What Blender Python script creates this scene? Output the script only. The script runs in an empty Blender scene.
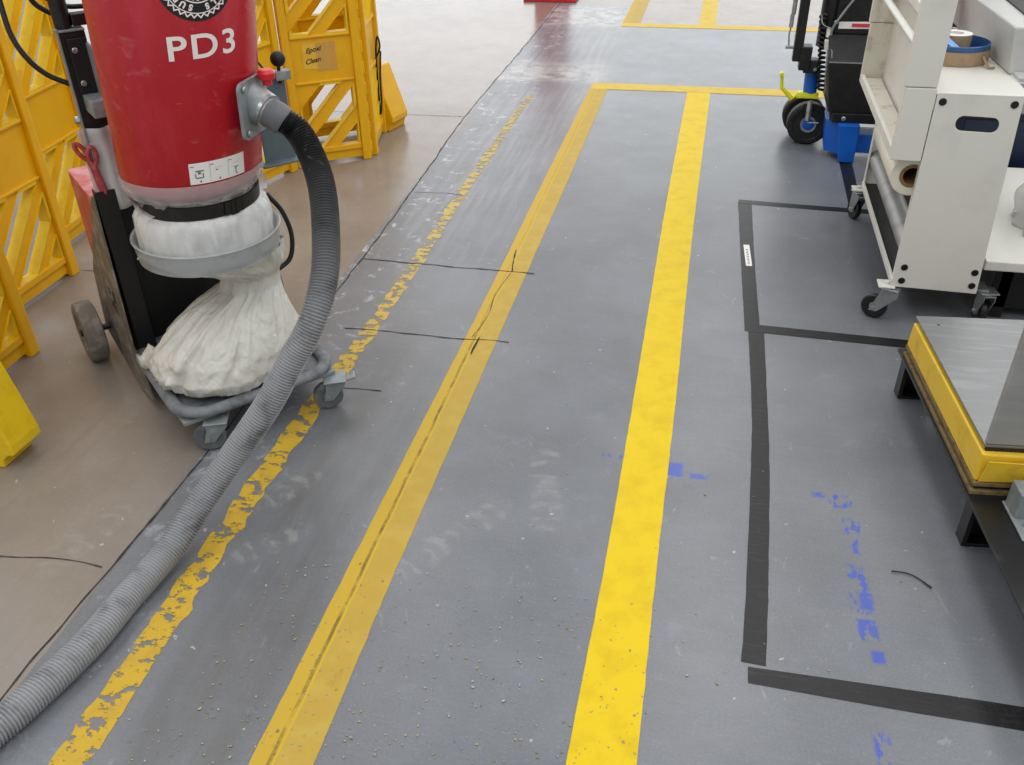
import bpy, bmesh, math, random
from mathutils import Vector, Matrix, noise
from mathutils.geometry import tessellate_polygon
random.seed(7)
C = bpy.context.scene.collection
PI = math.pi

# ------------------------------------------------------------------ materials
def lin(h):
    h = h.lstrip('#'); v = [int(h[i:i+2], 16)/255 for i in (0, 2, 4)]
    return tuple((c/12.92 if c <= .04045 else ((c+.055)/1.055)**2.4) for c in v) + (1,)

class NT:
    def __init__(s, name):
        s.m = bpy.data.materials.new(name); s.m.use_nodes = True
        s.t = s.m.node_tree; s.n = s.t.nodes; s.n.clear()
        s.out = s.n.new('ShaderNodeOutputMaterial')
        s.p = s.n.new('ShaderNodeBsdfPrincipled')
        s.t.links.new(s.p.outputs[0], s.out.inputs[0])
        s.tc = s.n.new('ShaderNodeTexCoord'); s.co = s.tc.outputs['Object']
    def set(s, sock, v):
        if isinstance(v, bpy.types.NodeSocket): s.t.links.new(v, sock)
        else: sock.default_value = v
    def math(s, op, a, b=0., c=None, clamp=False):
        n = s.n.new('ShaderNodeMath'); n.operation = op; n.use_clamp = clamp
        s.set(n.inputs[0], a); s.set(n.inputs[1], b)
        if c is not None: s.set(n.inputs[2], c)
        return n.outputs[0]
    def ramp(s, v, a, b, lo=0., hi=1.):          # smooth step from a to b
        n = s.n.new('ShaderNodeMapRange'); n.interpolation_type = 'SMOOTHSTEP'
        s.set(n.inputs[0], v); s.set(n.inputs[1], a); s.set(n.inputs[2], b); s.set(n.inputs[3], lo); s.set(n.inputs[4], hi)
        return n.outputs[0]
    def noise(s, scale, detail=4, rough=.55, vec=None, stretch=None, dist=0.):
        n = s.n.new('ShaderNodeTexNoise'); n.inputs['Scale'].default_value = scale
        n.inputs['Detail'].default_value = detail; n.inputs['Roughness'].default_value = rough
        n.inputs['Distortion'].default_value = dist
        v = vec or s.co
        if stretch:
            mp = s.n.new('ShaderNodeMapping'); mp.inputs['Scale'].default_value = stretch
            s.t.links.new(v, mp.inputs[0]); v = mp.outputs[0]
        s.t.links.new(v, n.inputs['Vector']); return n.outputs[0]
    def mix(s, f, a, b):
        n = s.n.new('ShaderNodeMix'); n.data_type = 'RGBA'
        s.set(n.inputs[0], f); s.set(n.inputs[6], a); s.set(n.inputs[7], b); return n.outputs[2]
    def xyz(s):
        n = s.n.new('ShaderNodeSeparateXYZ'); s.t.links.new(s.co, n.inputs[0]); return n.outputs
    def bump(s, h, strength=.3, dist=.002):
        n = s.n.new('ShaderNodeBump'); n.inputs['Strength'].default_value = strength
        n.inputs['Distance'].default_value = dist; s.set(n.inputs['Height'], h)
        s.t.links.new(n.outputs[0], s.p.inputs['Normal'])
    def base(s, c): s.set(s.p.inputs['Base Color'], c)
    def rough(s, v): s.set(s.p.inputs['Roughness'], v)
    def transp(s, alpha):
        tr = s.n.new('ShaderNodeBsdfTransparent'); mx = s.n.new('ShaderNodeMixShader')
        s.set(mx.inputs[0], alpha); s.t.links.new(tr.outputs[0], mx.inputs[1]); s.t.links.new(s.p.outputs[0], mx.inputs[2])
        s.t.links.new(mx.outputs[0], s.out.inputs[0])

def mat(name, c, rough=.5, metal=0., c2=None, ns=14., lo=.45, hi=.7, bump=0., bs=60., stretch=None, alpha=None, spec=None):
    k = NT(name); col = lin(c)
    if c2: col = k.mix(k.ramp(k.noise(ns, 6, .6, stretch=stretch), lo, hi), lin(c), lin(c2))
    k.base(col); k.rough(rough); k.p.inputs['Metallic'].default_value = metal
    if spec is not None: k.p.inputs['Specular IOR Level'].default_value = spec
    if bump: k.bump(k.noise(bs, 4), bump)
    if alpha is not None: k.transp(alpha)
    return k.m

M = {}
def red_mat():
    k = NT('red_enamel')
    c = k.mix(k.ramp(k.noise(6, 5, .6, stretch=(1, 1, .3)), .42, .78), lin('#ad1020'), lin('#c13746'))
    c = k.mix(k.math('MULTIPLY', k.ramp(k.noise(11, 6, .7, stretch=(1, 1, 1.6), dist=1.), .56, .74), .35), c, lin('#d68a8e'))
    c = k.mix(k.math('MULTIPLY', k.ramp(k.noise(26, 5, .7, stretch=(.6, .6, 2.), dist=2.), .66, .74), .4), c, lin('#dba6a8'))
    k.base(c); k.rough(k.ramp(k.noise(8, 4), .3, .7, .26, .42)); return k.m
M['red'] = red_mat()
M['black'] = mat('black_powder_coat', '#0e0e10', .45, c2='#1c1c1f', ns=20)
M['blackdust'] = mat('dusty_black_steel', '#101012', .55, c2='#2e2d2d', ns=9, lo=.55, hi=.85)
M['rubber'] = mat('black_rubber', '#131314', .6, c2='#252525', ns=30)
M['greyrubber'] = mat('grey_dusty_rubber', '#5f6265', .7, c2='#878a8c', ns=22)
M['oldrubber'] = mat('worn_beige_rubber', '#6d6862', .8, c2='#8b857d', ns=25)
M['steel'] = mat('zinc_steel', '#b4b7b8', .32, .85, c2='#8d9092', ns=30)
M['brushed'] = mat('brushed_stainless', '#8b8d8e', .42, .75, c2='#999b9c', ns=6, stretch=(1, 8, 8))
M['galv'] = mat('dull_galvanised_steel', '#8d9496', .5, .35, c2='#a5abad', ns=26)
M['blueplate'] = mat('blue_grey_plate', '#5f7077', .5, .2, c2='#6f8188', ns=9)
M['yellow'] = mat('barricade_yellow_plastic', '#ebb406', .4, c2='#e0a506', ns=7, lo=.4, hi=.8)
M['foot_and_lit_rim'] = mat('yellow_foot_and_lit_rim', '#ecc714', .42, c2='#e2b80f', ns=20)  # brighter yellow: light on the slot edges put into colour; also the near foot
M['white'] = mat('cream_white_paint', '#dcdbd3', .4, c2='#cfcec5', ns=6, lo=.5, hi=.8)
M['dirtywhite'] = mat('scuffed_white_paint', '#d4cfc2', .5, c2='#a9a293', ns=16, lo=.5, hi=.75)
M['caster'] = mat('black_caster', '#141414', .4)
M['greypaint'] = mat('grey_dusty_tube', '#73777c', .6, c2='#54585d', ns=22)
def bag_mat():
    k = NT('white_dust_bag'); k.base(k.mix(k.ramp(k.noise(9, 5), .4, .75), lin('#cccbc4'), lin('#bfbeb5'))); k.rough(.33)
    a = k.noise(7, 3, .5, stretch=(1.3, 1.3, .55), dist=1.2); r_ = k.math('ABSOLUTE', k.math('SUBTRACT', a, .5)); b_ = k.noise(13, 3, .5, stretch=(1.2, 1.2, .8), dist=1.)
    h = k.math('ADD', k.ramp(r_, 0., .12), k.math('MULTIPLY', k.ramp(k.math('ABSOLUTE', k.math('SUBTRACT', b_, .5)), 0., .14), .5))
    k.bump(h, .32, .006); return k.m
M['bag'] = bag_mat()
M['film'] = mat('clear_plastic_film', '#f1f2f2', .22, c2='#dfe2e4', ns=16, bump=.8, bs=34, alpha=.72)
M['pouch'] = mat('clear_pouch_plastic', '#e2e2e2', .2, bump=.6, bs=40, alpha=.55)
M['filmthin'] = mat('thin_plastic_film', '#e3e3e6', .25, bump=.6, bs=30, alpha=.36)
M['ring'] = mat('frosted_plastic_ring', '#b9bfc2', .3, c2='#a2a8ac', ns=14, alpha=.5)
M['blue'] = mat('bright_blue_enamel', '#0d62c9', .35, c2='#0a56b4', ns=9)
M['lime'] = mat('lime_yellow_enamel', '#e2e312', .4)
M['tapeblack'] = mat('black_floor_tape', '#151517', .42, c2='#3c3d40', ns=14, lo=.5, hi=.9, spec=.4, stretch=(.8, 9, 1), bump=.5, bs=70)  # paler streaks put the shine of the tape's wrinkles into the colour
M['label'] = mat('white_label', '#ecebe8', .5)
M['ink'] = mat('dark_ink', '#18181a', .6)
M['greyink'] = mat('grey_ink', '#6b6b6e', .6)
M['whiteink'] = mat('white_lettering', '#f1e9e6', .5)
M['redink'] = mat('red_ink', '#d23a48', .5)
M['redplastic'] = mat('red_plastic', '#d3202c', .35)
M['pinkhandle'] = mat('dusty_red_handle', '#a83a40', .5, c2='#b9656a', ns=40)
M['core'] = mat('brown_cardboard', '#8a6748', .8, c2='#75563a', ns=40)
M['kraft'] = mat('kraft_paper', '#a58c70', .7, c2='#957c61', ns=20)
M['bluefilm'] = mat('blue_film', '#2d5386', .4, c2='#3a66a0', ns=14)
M['lightblue'] = mat('light_blue_strip', '#79aee6', .4)
M['roll'] = mat('cream_film_roll', '#e6e4d4', .3, c2='#d8d5c2', ns=5)
M['tube'] = mat('grey_roller', '#8c8d8c', .35, .3, c2='#6e6f6f', ns=10)
M['greybox'] = mat('grey_housing', '#b9b9b7', .45, c2='#adadab', ns=6)
M['navy'] = mat('navy_plastic', '#152342', .5)
M['card'] = mat('stacked_cardboard', '#7d6843', .8, c2='#5c4b31', ns=40)
M['scaleyellow'] = mat('yellow_painted_steel', '#e5be33', .45, c2='#c99f2c', ns=14, lo=.5, hi=.8)
M['darksteel'] = mat('oily_black_steel', '#1a1a1b', .32, c2='#3a3733', ns=12, lo=.55, hi=.8)
M['cable'] = mat('black_cable', '#121213', .5)
M['paper'] = mat('note_paper', '#e5b53a', .6, c2='#e8c43a', ns=12)
M['wrap'] = mat('clear_wrap', '#e4e6e6', .12, bump=1., bs=22, alpha=.55)
M['orange'] = mat('dusty_orange_red', '#b5472c', .55, c2='#c98a7c', ns=8, lo=.42, hi=.75)
M['pinkdust'] = mat('dusty_pink_red', '#c0575c', .6, c2='#d5a5a5', ns=12, lo=.4, hi=.75)
M['upstand'] = mat('lightened_steel_sheet', '#a2a29f', .5, .35, c2='#aeaeab', ns=5, stretch=(1, 1, 4))  # paler than the steel top: reflected light put into the base colour
M['dirtplate'] = mat('dirty_side_plate', '#55524e', .5, c2='#8d8982', ns=22, lo=.42, hi=.72)

def emblem_band(): return M['whiteink']

# ------------------------------------------------------------------ mesh helpers
def tag(o, label=None, cat=None, group=None, kind=None):
    if label: o['label'] = label
    if cat: o['category'] = cat
    if group: o['group'] = group
    if kind: o['kind'] = kind
    return o
def empty(name, loc=(0, 0, 0), rz=0., **k):
    o = bpy.data.objects.new(name, None); C.objects.link(o)
    o.location = loc; o.rotation_euler = (0, 0, rz); o.empty_display_size = .1
    return tag(o, **k)
def RM(o): return Matrix.Translation(o.location) @ o.rotation_euler.to_matrix().to_4x4()
def root_of(o):
    while o.parent: o = o.parent
    return o
SPLIT = dict(slot_rims='slot_rim', end_posts='end_post', rails='rail', bolts='bolt', flange_bolts='bolt', caster_pads='caster_pad')
class MB:
    def __init__(s): s.bm = bmesh.new()
    def poly(s, pts): return s.bm.faces.new([s.bm.verts.new(p) for p in pts])
    def mesh(s, V, Fs):
        vs = [s.bm.verts.new(v) for v in V]
        for f in Fs:
            try: s.bm.faces.new([vs[i] for i in f])
            except ValueError: pass
        return vs
    def hexa(s, b, t):      # 4 bottom points, 4 top points
        s.mesh(list(b)+list(t), [(3, 2, 1, 0), (4, 5, 6, 7), (0, 1, 5, 4), (1, 2, 6, 5), (2, 3, 7, 6), (3, 0, 4, 7)])
    def box(s, x0, x1, y0, y1, z0, z1, m=None):
        v = [Vector(p) for p in ((x0, y0, z0), (x1, y0, z0), (x1, y1, z0), (x0, y1, z0), (x0, y0, z1), (x1, y0, z1), (x1, y1, z1), (x0, y1, z1))]
        if m is not None: v = [m @ p for p in v]
        s.hexa(v[:4], v[4:])
    def lathe(s, prof, m=None, n=48, a0=0., a1=2*PI):     # prof: (r, z)
        full = abs(a1-a0-2*PI) < 1e-6; cols = n if full else n+1
        V = []
        for r, z in prof:
            for i in range(cols):
                a = a0+(a1-a0)*i/n; p = Vector((r*math.sin(a), -r*math.cos(a), z)); V.append(m @ p if m is not None else p)
        Fs = []
        for j in range(len(prof)-1):
            for i in range(n):
                k = (i+1) % cols; Fs.append((j*cols+i, j*cols+k, (j+1)*cols+k, (j+1)*cols+i))
        s.mesh(V, Fs)
    def cyl(s, p0, p1, r, n=20, r1=None, cap=True, bev=0.):
        p0, p1 = Vector(p0), Vector(p1); d = p1-p0; L = d.length
        m = Matrix.Translation(p0) @ d.to_track_quat('Z', 'Y').to_matrix().to_4x4()
        r1 = r if r1 is None else r1
        if bev: prof = [(0, 0), (r-bev, 0), (r, bev), (r1, L-bev), (r1-bev, L), (0, L)]
        elif cap: prof = [(0, 0), (r, 0), (r1, L), (0, L)]
        else: prof = [(r, 0), (r1, L)]
        s.lathe(prof, m, n)
    def tube(s, pts, r, n=10, cap=True):
        pts = [Vector(p) for p in pts]; N = len(pts); rs = r if hasattr(r, '__len__') else [r]*N
        t0 = (pts[1]-pts[0]).normalized(); u = t0.orthogonal().normalized(); V = []
        for i, p in enumerate(pts):
            t = (pts[min(i+1, N-1)]-pts[max(i-1, 0)]).normalized()
            u = (u-t*u.dot(t)).normalized(); w = t.cross(u)
            for k in range(n):
                a = 2*PI*k/n; V.append(p+(u*math.cos(a)+w*math.sin(a))*rs[i])
        Fs = [(i*n+k, i*n+(k+1) % n, (i+1)*n+(k+1) % n, (i+1)*n+k) for i in range(N-1) for k in range(n)]
        if cap: Fs += [tuple(range(n))[::-1], tuple((N-1)*n+k for k in range(n))]
        s.mesh(V, Fs)
    def sphere(s, c, r, sc=(1, 1, 1), n=16):
        m = Matrix.Translation(c) @ Matrix.Diagonal((*sc, 1))
        s.lathe([(r*math.sin(PI*i/n), -r*math.cos(PI*i/n)) for i in range(n+1)], m, n*2)
    def plate(s, loops, T, fn):  # outline + holes (u,v), thickness T, fn(u,v,w) -> point
        def ccw(l):
            a = sum(l[i][0]*l[(i+1) % len(l)][1]-l[(i+1) % len(l)][0]*l[i][1] for i in range(len(l))); return a > 0
        loops = [list(l) if ccw(l) == (i == 0) else list(l)[::-1] for i, l in enumerate(loops)]
        tri = tessellate_polygon([[Vector((p[0], p[1], 0)) for p in l] for l in loops])
        flat = [p for l in loops for p in l]; n = len(flat)
        V = [fn(u, v, 0) for u, v in flat]+[fn(u, v, T) for u, v in flat]
        Fs = [tuple(t) for t in tri]+[tuple(i+n for i in t)[::-1] for t in tri]; o = 0
        for l in loops:
            k = len(l)
            for i in range(k):
                a, b = o+i, o+(i+1) % k; Fs.append((a, b, b+n, a+n))
            o += k
        s.mesh(V, Fs)
    def build(s, name, mt, parent=None, world=False, smooth=False, bevel=0., local=None, **k):
        bm = s.bm
        if name in SPLIT:                       # each loose piece becomes an object of its own
            left = set(bm.verts); out = None
            while left:
                st = [next(iter(left))]; isl = set(st)
                while st:
                    for e in st.pop().link_edges:
                        for v in e.verts:
                            if v not in isl: isl.add(v); st.append(v)
                left -= isl; q = MB(); mp = {v: q.bm.verts.new(v.co) for v in isl}
                for f in {f for v in isl for f in v.link_faces}: q.bm.faces.new([mp[v] for v in f.verts])
                o = q.build(SPLIT[name], mt, parent, world, smooth, bevel, local, **k); out = out or o
            bm.free(); return out
        bmesh.ops.remove_doubles(bm, verts=bm.verts, dist=1e-6)
        bmesh.ops.recalc_face_normals(bm, faces=bm.faces)
        if local is not None: bm.transform(local)
        if world and parent is not None: bm.transform(RM(root_of(parent)).inverted())
        me = bpy.data.meshes.new(name); bm.to_mesh(me); bm.free()
        me.materials.append(M[mt] if isinstance(mt, str) else mt)
        if smooth:
            for p in me.polygons: p.use_smooth = True
        o = bpy.data.objects.new(name, me); C.objects.link(o)
        if parent is not None: o.parent = parent
        if bevel:
            b = o.modifiers.new('bevel', 'BEVEL'); b.width = bevel; b.segments = 2; b.limit_method = 'ANGLE'; b.angle_limit = .6
        if smooth:
            b = o.modifiers.new('edge', 'EDGE_SPLIT'); b.split_angle = math.radians(smooth if smooth > 1 else 40)
        return tag(o, **k)
def catmull(P, per):
    P = [Vector(p) for p in P]; P = [P[0]*2-P[1]]+P+[P[-1]*2-P[-2]]; out = []
    for i in range(1, len(P)-2):
        a, b, c, d = P[i-1:i+3]
        for k in range(per):
            t = k/per
            out.append(.5*((2*b)+(c-a)*t+(2*a-5*b+4*c-d)*t*t+(3*b-a-3*c+d)*t**3))
    out.append(P[-2]); return out
def resample(P, step):
    out = [P[0]]; acc = 0.
    for a, b in zip(P, P[1:]):
        L = (b-a).length; t = step-acc
        while t <= L: out.append(a+(b-a)*(t/L)); t += step
        acc = L-(t-step)
    return out
def rrect(x0, x1, y0, y1, r, n=6):
    pts = []
    for cx, cy, a in ((x1-r, y1-r, 0), (x0+r, y1-r, PI/2), (x0+r, y0+r, PI), (x1-r, y0+r, 1.5*PI)):
        for i in range(n+1): pts.append((cx+r*math.cos(a+PI/2*i/n), cy+r*math.sin(a+PI/2*i/n)))
    return pts
def disc(cx, cy, r, n=20): return [(cx+r*math.cos(2*PI*i/n), cy+r*math.sin(2*PI*i/n)) for i in range(n)]
def text_bm(body, size, fn, extrude=0., offset=0., cuts=.012, spacing=1.):
    cu = bpy.data.curves.new('txt', 'FONT'); cu.body = body; cu.size = size; cu.align_x = 'CENTER'; cu.align_y = 'CENTER'
    cu.offset = offset; cu.space_character = spacing; cu.resolution_u = 6
    ob = bpy.data.objects.new('txt', cu); C.objects.link(ob)
    dg = bpy.context.evaluated_depsgraph_get(); dg.update()
    me = bpy.data.meshes.new_from_object(ob.evaluated_get(dg))
    bm = bmesh.new(); bm.from_mesh(me); bpy.data.objects.remove(ob); bpy.data.meshes.remove(me); bpy.data.curves.remove(cu)
    if cuts and bm.verts:
        x0 = min(v.co.x for v in bm.verts); x1 = max(v.co.x for v in bm.verts); x = x0+cuts
        while x < x1:
            bmesh.ops.bisect_plane(bm, geom=bm.verts[:]+bm.edges[:]+bm.faces[:], plane_co=(x, 0, 0), plane_no=(1, 0, 0)); x += cuts
    for v in bm.verts: v.co = fn(v.co.x, v.co.y)
    mb = MB(); mb.bm.free(); mb.bm = bm; return mb

# ================================================================== FLOOR
def floor_material():
    k = NT('painted_concrete_floor'); X, Y, Z = k.xyz()
    big = k.noise(2.2, 5, .6); mid = k.noise(9, 6, .65); fine = k.noise(70, 4, .7)
    streak = k.noise(5, 5, .6, stretch=(6, .35, 1)); sx = k.noise(7, 4, .6, stretch=(.5, 7, 1))
    # painted grey
    paint = k.mix(k.ramp(big, .3, .7), lin('#6a6d72'), lin('#777a80'))
    paint = k.mix(k.math('MULTIPLY', k.ramp(sx, .45, .8), .12), paint, lin('#888a8c'))
    paint = k.mix(k.math('MULTIPLY', k.ramp(fine, .6, .8), .3), paint, lin('#94969a'))
    # the worn lane between the joint and the middle stripe
    lane = k.math('MULTIPLY', k.ramp(X, -1.42, -1.3), k.ramp(X, -.62, -.85))
    far = k.ramp(Y, 1.9, 4.2)
    smear = k.math('MULTIPLY', k.math('MULTIPLY', lane, k.ramp(streak, .42, .66)), k.math('ADD', k.math('MULTIPLY', far, .22), .22))
    paint = k.mix(smear, paint, k.mix(far, lin('#696764'), lin('#97959a')))
    wear = k.math('MULTIPLY', k.math('MULTIPLY', k.ramp(X, -.95, -1.3), k.ramp(Y, 1.0, 3.4, .3, 1.)), k.ramp(k.noise(13, 7, .7, dist=.6), .56, .64))
    paint = k.mix(k.math('MULTIPLY', wear, .75), paint, lin('#bfc2cb'))
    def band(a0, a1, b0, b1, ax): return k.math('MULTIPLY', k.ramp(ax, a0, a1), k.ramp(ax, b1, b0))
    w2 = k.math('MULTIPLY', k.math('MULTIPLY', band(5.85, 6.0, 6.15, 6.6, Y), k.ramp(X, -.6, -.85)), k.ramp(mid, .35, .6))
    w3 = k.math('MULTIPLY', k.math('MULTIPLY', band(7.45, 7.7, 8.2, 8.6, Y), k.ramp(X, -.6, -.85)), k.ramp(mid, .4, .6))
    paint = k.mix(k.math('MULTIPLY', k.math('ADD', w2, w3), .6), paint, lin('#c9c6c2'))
    blot = k.math('MULTIPLY', k.ramp(k.noise(5.5, 6, .7, dist=.4), .58, .72), .28)
    paint = k.mix(blot, paint, lin('#8d9199'))
    scuff = k.math('MULTIPLY', k.ramp(k.noise(17, 6, .7, stretch=(1, .5, 1), dist=1.2), .62, .70), .32)
    paint = k.mix(scuff, paint, lin('#a9adb4'))
    grime = k.math('MULTIPLY', k.ramp(k.noise(4, 6, .7), .56, .75), .3)
    paint = k.mix(grime, paint, lin('#5a5b5c'))
    gr = k.noise(160, 3, .8); paint = k.mix(k.math('MULTIPLY', k.ramp(gr, .52, .72), .28), paint, lin('#9a9ea4')); paint = k.mix(k.math('MULTIPLY', k.ramp(gr, .48, .3), .3), paint, lin('#5b5f65'))
    fine_l = k.noise(60, 4, .7, stretch=(.35, 3, 1)); paint = k.mix(k.math('MULTIPLY', k.ramp(fine_l, .55, .75), .18), paint, lin('#a2a6ac'))
    lane2 = k.math('MULTIPLY', k.math('MULTIPLY', k.ramp(X, -1.1, -.98), k.ramp(X, -.74, -.80)), k.ramp(Y, 3.0, 2.0))
    paint = k.mix(k.math('MULTIPLY', lane2, k.ramp(k.noise(3.5, 5, .65, stretch=(2.5, .6, 1)), .3, .7, .15, .6)), paint, lin('#575654'))
    # bare concrete
    conc = k.mix(k.ramp(k.noise(1.6, 6, .65), .3, .7), lin('#7f766e'), lin('#918880'))
    conc = k.mix(k.math('MULTIPLY', k.ramp(fine, .55, .8), .35), conc, lin('#b0a79d'))
    conc = k.mix(k.math('MULTIPLY', k.ramp(streak, .5, .75), .3), conc, lin('#7a7168'))
    jx = k.math('ADD', k.math('MULTIPLY', Y, -.012), -1.322)
    jx = k.math('ADD', jx, k.math('MULTIPLY', k.math('SUBTRACT', k.noise(3, 3), .5), .012))
    bare = k.math('LESS_THAN', X, jx)
    back = k.math('MULTIPLY', k.math('GREATER_THAN', Y, 7.68), k.math('GREATER_THAN', X, -.74))
    back2 = k.math('GREATER_THAN', Y, 8.45)
    col = k.mix(k.math('MAXIMUM', k.math('MAXIMUM', bare, back), back2), paint, conc)
    # grey cement patch at the joint
    def ell(cx, cy, a, b, ang=0., soft=.25):
        dx = k.math('SUBTRACT', X, cx); dy = k.math('SUBTRACT', Y, cy); c, s_ = math.cos(ang), math.sin(ang)
        u = k.math('ADD', k.math('MULTIPLY', dx, c/a), k.math('MULTIPLY', dy, s_/a))
        v = k.math('ADD', k.math('MULTIPLY', dx, -s_/b), k.math('MULTIPLY', dy, c/b))
        d = k.math('ADD', k.math('POWER', k.math('ABSOLUTE', u), 2.), k.math('POWER', k.math('ABSOLUTE', v), 2.))
        return k.ramp(d, 1., 1-soft*2), u, v
    m, _, _ = ell(-1.36, 4.93, .045, .2, 0, .15)
    col = k.mix(m, col, lin('#7c7a78'))
    # dusty shoe prints
    for (cx, cy, ang, st) in ((-.353, 1.97, .1, .5), (-.318, 1.80, .15, .4), (-1.036, 1.725, -.6, .6), (-.985, 1.525, -.75, .6), (-.584, 1.56, -.55, .45),
                              (-.479, 1.712, -.6, .35), (-1.45, 1.48, -.2, .4), (-1.50, 1.40, .2, .35), (-1.47, 2.95, .3, .3), (-.69, 1.62, -.6, .25)):
        m, u, v = ell(cx, cy, .052, .13, ang, .3)
        w = k.math('SINE', k.math('ADD', k.math('MULTIPLY', v, 17.), k.math('MULTIPLY', k.math('ABSOLUTE', u), 2.2)))
        sole = k.ramp(k.math('ABSOLUTE', k.math('ADD', v, .25)), .06, .12)
        m = k.math('MULTIPLY', k.math('MULTIPLY', k.math('MULTIPLY', m, sole), k.ramp(w, -.5, .6, .25, 1.)), k.ramp(k.noise(15, 5, .65), .38, .62))
        col = k.mix(k.math('MULTIPLY', m, st*.65), col, lin('#a9a8a6'))
    # blue paint drag marks
    bl = None
    for x0, x1, y0, y1, th in ((-.012, .03, 1.99, 2.05, .36), (.05, .10, 1.99, 2.012, .5), (.375, .41, 1.975, 1.995, .45), (.42, .48, 1.94, 2.0, .55), (.445, .49, 1.77, 1.9, .54),
                               (.44, .485, 1.57, 1.73, .53), (.462, .492, 1.585, 1.64, .42), (.449, .492, 1.49, 1.555, .47), (.47, .498, 1.43, 1.465, .44), (.45, .482, 1.17, 1.25, .52), (-.2, -.14, 2.04, 2.06, .55)):
        m = k.math('MULTIPLY', band(x0-.006, x0+.006, x1-.006, x1+.006, X), band(y0-.006, y0+.006, y1-.006, y1+.006, Y))
        m = k.math('MULTIPLY', m, k.ramp(k.noise(34, 5, .65, stretch=(1.4, .7, 1)), th-.05, th+.05))
        bl = m if bl is None else k.math('MAXIMUM', bl, m)
    col = k.mix(k.math('MULTIPLY', bl, .85), col, lin('#3a52b4'))
    # white flecks
    fl = k.ramp(k.noise(38, 2, .5), .735, .76)
    col = k.mix(k.math('MULTIPLY', fl, .5), col, lin('#c9c8c4'))
    k.base(col)
    k.rough(k.math('ADD', k.math('MULTIPLY', k.ramp(mid, .3, .7), .05), k.math('SUBTRACT', .29, k.math('MULTIPLY', bare, .08))))
    k.bump(k.math('ADD', k.math('MULTIPLY', fine, .4), k.math('MULTIPLY', sx, .1)), .10, .003)
    return k.m
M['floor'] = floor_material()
mb = MB(); mb.poly([(-10, -3, 0), (8, -3, 0), (8, 16.9, 0), (-10, 16.9, 0)])
floor = mb.build('floor', 'floor', kind='structure')

def crack(name, pts, w, jit=.004, z=.0016, parent=floor):
    P = resample(catmull([(x, y, z) for x, y in pts], 12), .02); L = []; Rr = []
    for i, p in enumerate(P):
        t = (P[min(i+1, len(P)-1)]-P[max(i-1, 0)]).normalized(); n = Vector((-t.y, t.x, 0))
        o = n*((noise.noise((p.x*9, p.y*9, 3.1)))*jit); ww = w*(.35+1.1*abs(noise.noise((p.x*22, p.y*22, 7.7))))/2
        L.append(p+o+n*ww); Rr.append(p+o-n*ww)
    m = MB(); n = len(P); m.mesh(L+Rr, [(i, i+1, n+i+1, n+i) for i in range(n-1)])
    return m.build(name, 'crackdark', parent)
M['crackdark'] = mat('dark_joint_dirt', '#2b2826', .8, c2='#4b4641', ns=30)
crack('expansion_joint', [(-1.33, -3), (-1.34, .3), (-1.349, .97), (-1.335, 1.5), (-1.33, 1.86), (-1.33, 2.6), (-1.336, 3.35), (-1.37, 4.3), (-1.4, 5.23), (-1.395, 6.8), (-1.40, 8.4), (-1.42, 12)], .008, .006)
for pts, w in (([(-2.6, 1.33), (-1.9, 1.34), (-1.64, 1.346), (-1.5, 1.366), (-1.345, 1.362)], .006), ([(-3.2, 5.06), (-2.4, 5.07), (-1.981, 5.076), (-1.39, 5.091)], .007),
               ([(-1.33, 3.16), (-1.2, 3.157), (-.998, 3.152), (-.75, 3.15), (-.607, 3.149)], .009), ([(-1.196, 2.603), (-1.05, 2.612), (-.97, 2.604), (-.843, 2.607), (-.7, 2.613), (-.586, 2.613)], .007),
               ([(-1.074, 2.241), (-.923, 2.246)], .005), ([(-.723, 3.354), (-.712, 3.26), (-.701, 3.15)], .009), ([(-.705, 2.63), (-.705, 2.491)], .008), ([(-.705, 3.14), (-.72, 2.95), (-.71, 2.8), (-.73, 2.62)], .004),
               ([(-2.6, 2.85), (-2.35, 2.864), (-2.0, 2.87)], .004), ([(-1.34, 3.9), (-1.2, 3.91), (-1.1, 3.9)], .005)):
    crack('crack', pts, w, .008)

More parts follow.
